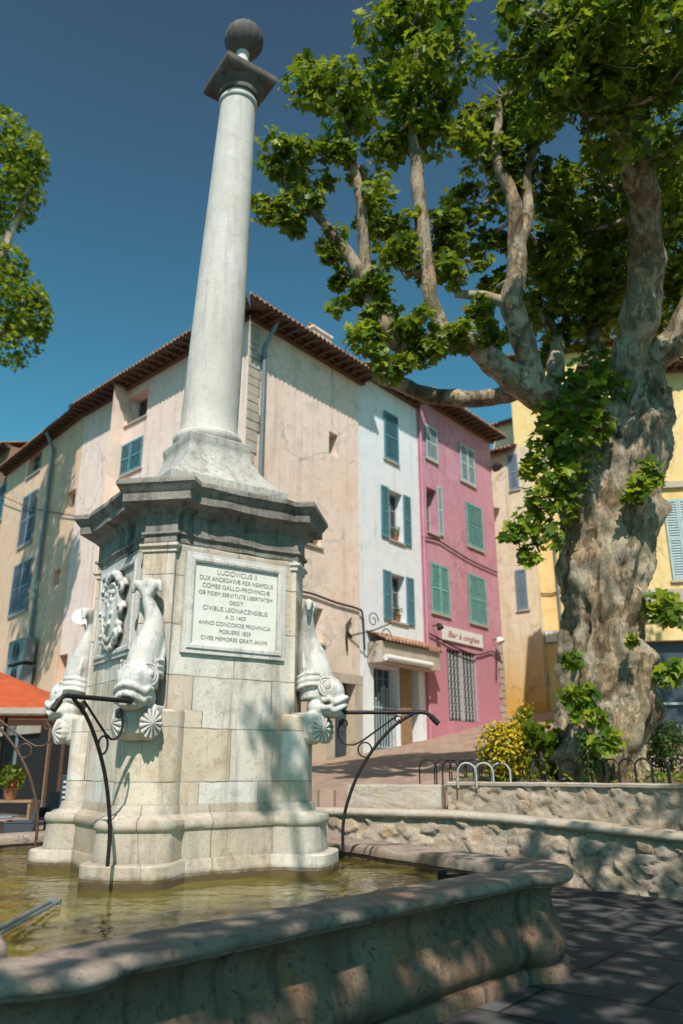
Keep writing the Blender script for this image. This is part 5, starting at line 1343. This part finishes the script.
# plane tree standing behind the viewer: its shade falls over the basin and the pavement
bt_ = thing('plane_tree', 'plane tree standing behind the viewpoint that shades the basin edge', 'tree', (0, 0, 0))
PP, NN, SS = [], [], []
for c, r in [((-3.0, -1.2, 8.0), .9), ((-1.3, -.9, 8.4), .55), ((-.1, -.1, 8.3), .7), ((.9, .3, 8.7), .8), ((1.7, .9, 9.3), .9), ((-4.0, -1.6, 8.6), 1.2), ((2.4, -.3, 8.9), 1.2), ((3.4, .7, 9.6), 1.2), ((-.6, -2.2, 9.5), .8), ((1.3, -1.8, 9.6), 1.4), ((3.7, -1.3, 8.6), 1.5), ((-5.2, -.9, 8.8), 1.3), ((4.7, .3, 9.0), 1.2), ((5.3, -1.2, 8.2), 1.6), ((-.35, .55, 11.2), .42), ((2.5, 1.5, 10.2), .8),
             ((.2, -4.2, 9.0), 2.0), ((3.0, -3.9, 8.6), 2.0), ((-2.8, -4.3, 8.6), 1.9), ((1.2, -6.7, 9), 2.2), ((-2, -6.7, 8.5), 2.0), ((4.5, -6.3, 8.4), 2.0), ((-5.2, -3.6, 8.4), 1.8), ((6.5, -3.2, 8), 1.8)]:
    m_ = int(230 * r * r); p, d = blob_pts(c, r, m_, .3, (1.1, 1.1, .7)); PP.append(p); NN.append(d * .4 + np.array((0, 0, .8))); SS.append(rng.uniform(.15, .26, m_))
leaves_mesh(np.concatenate(PP), np.concatenate(NN), np.concatenate(SS), 'crown', M['leaf'], bt_, .5)
mb = MB(); limb([(1.4, -5.1, -.1), (1.4, -5.0, 2.5), (1.3, -4.7, 5.5), (1.0, -3.7, 8.0), (.6, -2.3, 9.3), (.2, -.9, 9.6)], [.6, .5, .42, .3, .2, .06])
limb([(1.2, -4.4, 6.5), (-.6, -3.3, 8), (-2.4, -1.9, 8.6), (-4, -1.4, 8.8)], [.25, .18, .12, .05]); limb([(1.0, -3.7, 8.0), (2.2, -2.2, 8.6), (3.0, -.3, 9.0), (2.4, 1.3, 9.6)], [.25, .18, .12, .05]); limb([(.2, -.9, 9.6), (-.1, -.1, 10.5), (-.35, .55, 11.1)], [.06, .04, .02])
mb.build('trunk', M['bark'], bt_, smooth=70)

# ------------------------------------------------------------------ planter: fence, shrubs, ground cover
def hoop(parent, p, t, h, wd, mat, r=.014):
    mb = MB(); pts = [p + Vector((-t.x * wd / 2, -t.y * wd / 2, -.1)), p + Vector((-t.x * wd / 2, -t.y * wd / 2, h - wd / 2))]
    pts += [p + Vector((-t.x * wd / 2 * math.cos(a), -t.y * wd / 2 * math.cos(a), h - wd / 2 + wd / 2 * math.sin(a))) for a in [math.pi * i / 10 for i in range(1, 10)]]
    pts += [p + Vector((t.x * wd / 2, t.y * wd / 2, h - wd / 2)), p + Vector((t.x * wd / 2, t.y * wd / 2, -.1))]
    mb.tube(pts, r, 6); return mb.build('hoop', mat, parent, smooth=60)
fnc = thing('hoop_fence', 'low black iron hoop fence around the plane tree planter', 'fence')
fn2 = thing('hoop_fence', 'three pale grey metal hoops standing in the planter to the left of the yellow shrub', 'fence')
frun = [(Vector((q.x, q.y)) - n_ * .26, n_) for q, n_ in zip(run, rn)]
acc = 0; last = None
for q, n_ in frun[::-1]:
    if last is None or (q - last).length > .23:
        px = 341.5 + F / cp * (q.x / q.y) * cp
        t = Vector((n_.y, -n_.x))
        if not (2.2 < q.x < 3.05) and q.x < 8.5: hoop(fnc, Vector((q.x, q.y, 1.40)), t, .36, .27, M['iron'])
        last = q
a = onY(422, 776, 14.3)
for k in range(5):
    q = onY(428 + k * 15, 770, 14.7); hoop(fnc, Vector((q.x, q.y, 1.42)), Vector((1, -.1)), .36, .3, M['iron'])
for k in range(3):
    q = onY(467 + k * 17, 776, 13.55); hoop(fn2, Vector((q.x, q.y, 1.42)), Vector((.95, -.3)).normalized(), .29, .30, M['frame'], .017)
q = onY(503, 772, 13.9); bush(Vector((q.x, q.y, 1.42)), .42, 900, .085, 'yellow_shrub', 'bright yellow flowering shrub beside the hoop fence left of the tree trunk', 'shrub', 'leaf_d', sq_=(1, 1, 1.05), extra=('leaf_y', 1.6))
q = onY(524, 735, 14.6); bush(Vector((q.x, q.y, 1.5)), .28, 300, .085, 'yellow_shrub', 'taller yellow green sprig rising behind the yellow shrub', 'shrub', 'leaf', sq_=(.8, .8, 2.2), extra=('leaf_y', .4))
q = onY(542, 740, 13.6); bush(Vector((q.x, q.y, 1.45)), .3, 70, .2, 'young_plane_shoot', 'leafy green shoot with broad leaves at the left foot of the tree trunk', 'plant', 'leaf', sq_=(1.2, .7, 1.7), shape='plane')
q = onY(668, 776, 14.4); bush(Vector((q.x, q.y, 1.42)), .42, 700, .09, 'shrub', 'dark green rounded shrub behind the fence right of the tree trunk', 'shrub', 'leaf_d', sq_=(1.1, .8, 1.1))
q = onY(592, 776, 12.7); bush(Vector((q.x, q.y, 1.42)), .2, 200, .09, 'shrub', 'narrow green bush in front of the tree trunk', 'shrub', 'leaf_d', sq_=(.9, .7, 1.8))
PP = []
for q, n_ in frun:
    m_ = int(rng.integers(0, 5) * (2 if q.x < 4.6 else 1))
    for k in range(m_):
        o_ = rng.uniform(-.1, 1.2); p = q - n_ * o_; PP.append((p.x, p.y, 1.42 + rng.uniform(0, .13 + .05 * (o_ < .5))))
PP = np.array(PP); leaves_mesh(PP, np.tile(np.array((0, -.3, .6)), (len(PP), 1)), rng.uniform(.05, .12, len(PP)), 'ground_cover', M['leaf'], None, .7, 'oval')
tag(bpy.data.objects['ground_cover'], 'low green weeds and ivy covering the planter soil along the fence', 'ground cover', kind='stuff')
# little weeds on the fountain cornice
t = thing('weed', 'small green weed tuft growing on top of the pedestal cornice', 'weed', Vector(C) + Vector((.75, -.45, 4.50)))
pts, d = blob_pts((0, 0, .04), .13, 60, .3, (1.3, .8, .5)); leaves_mesh(pts, d + np.array((0, 0, .6)), rng.uniform(.04, .09, 60), 'foliage', M['leaf'], t, .6, 'oval')
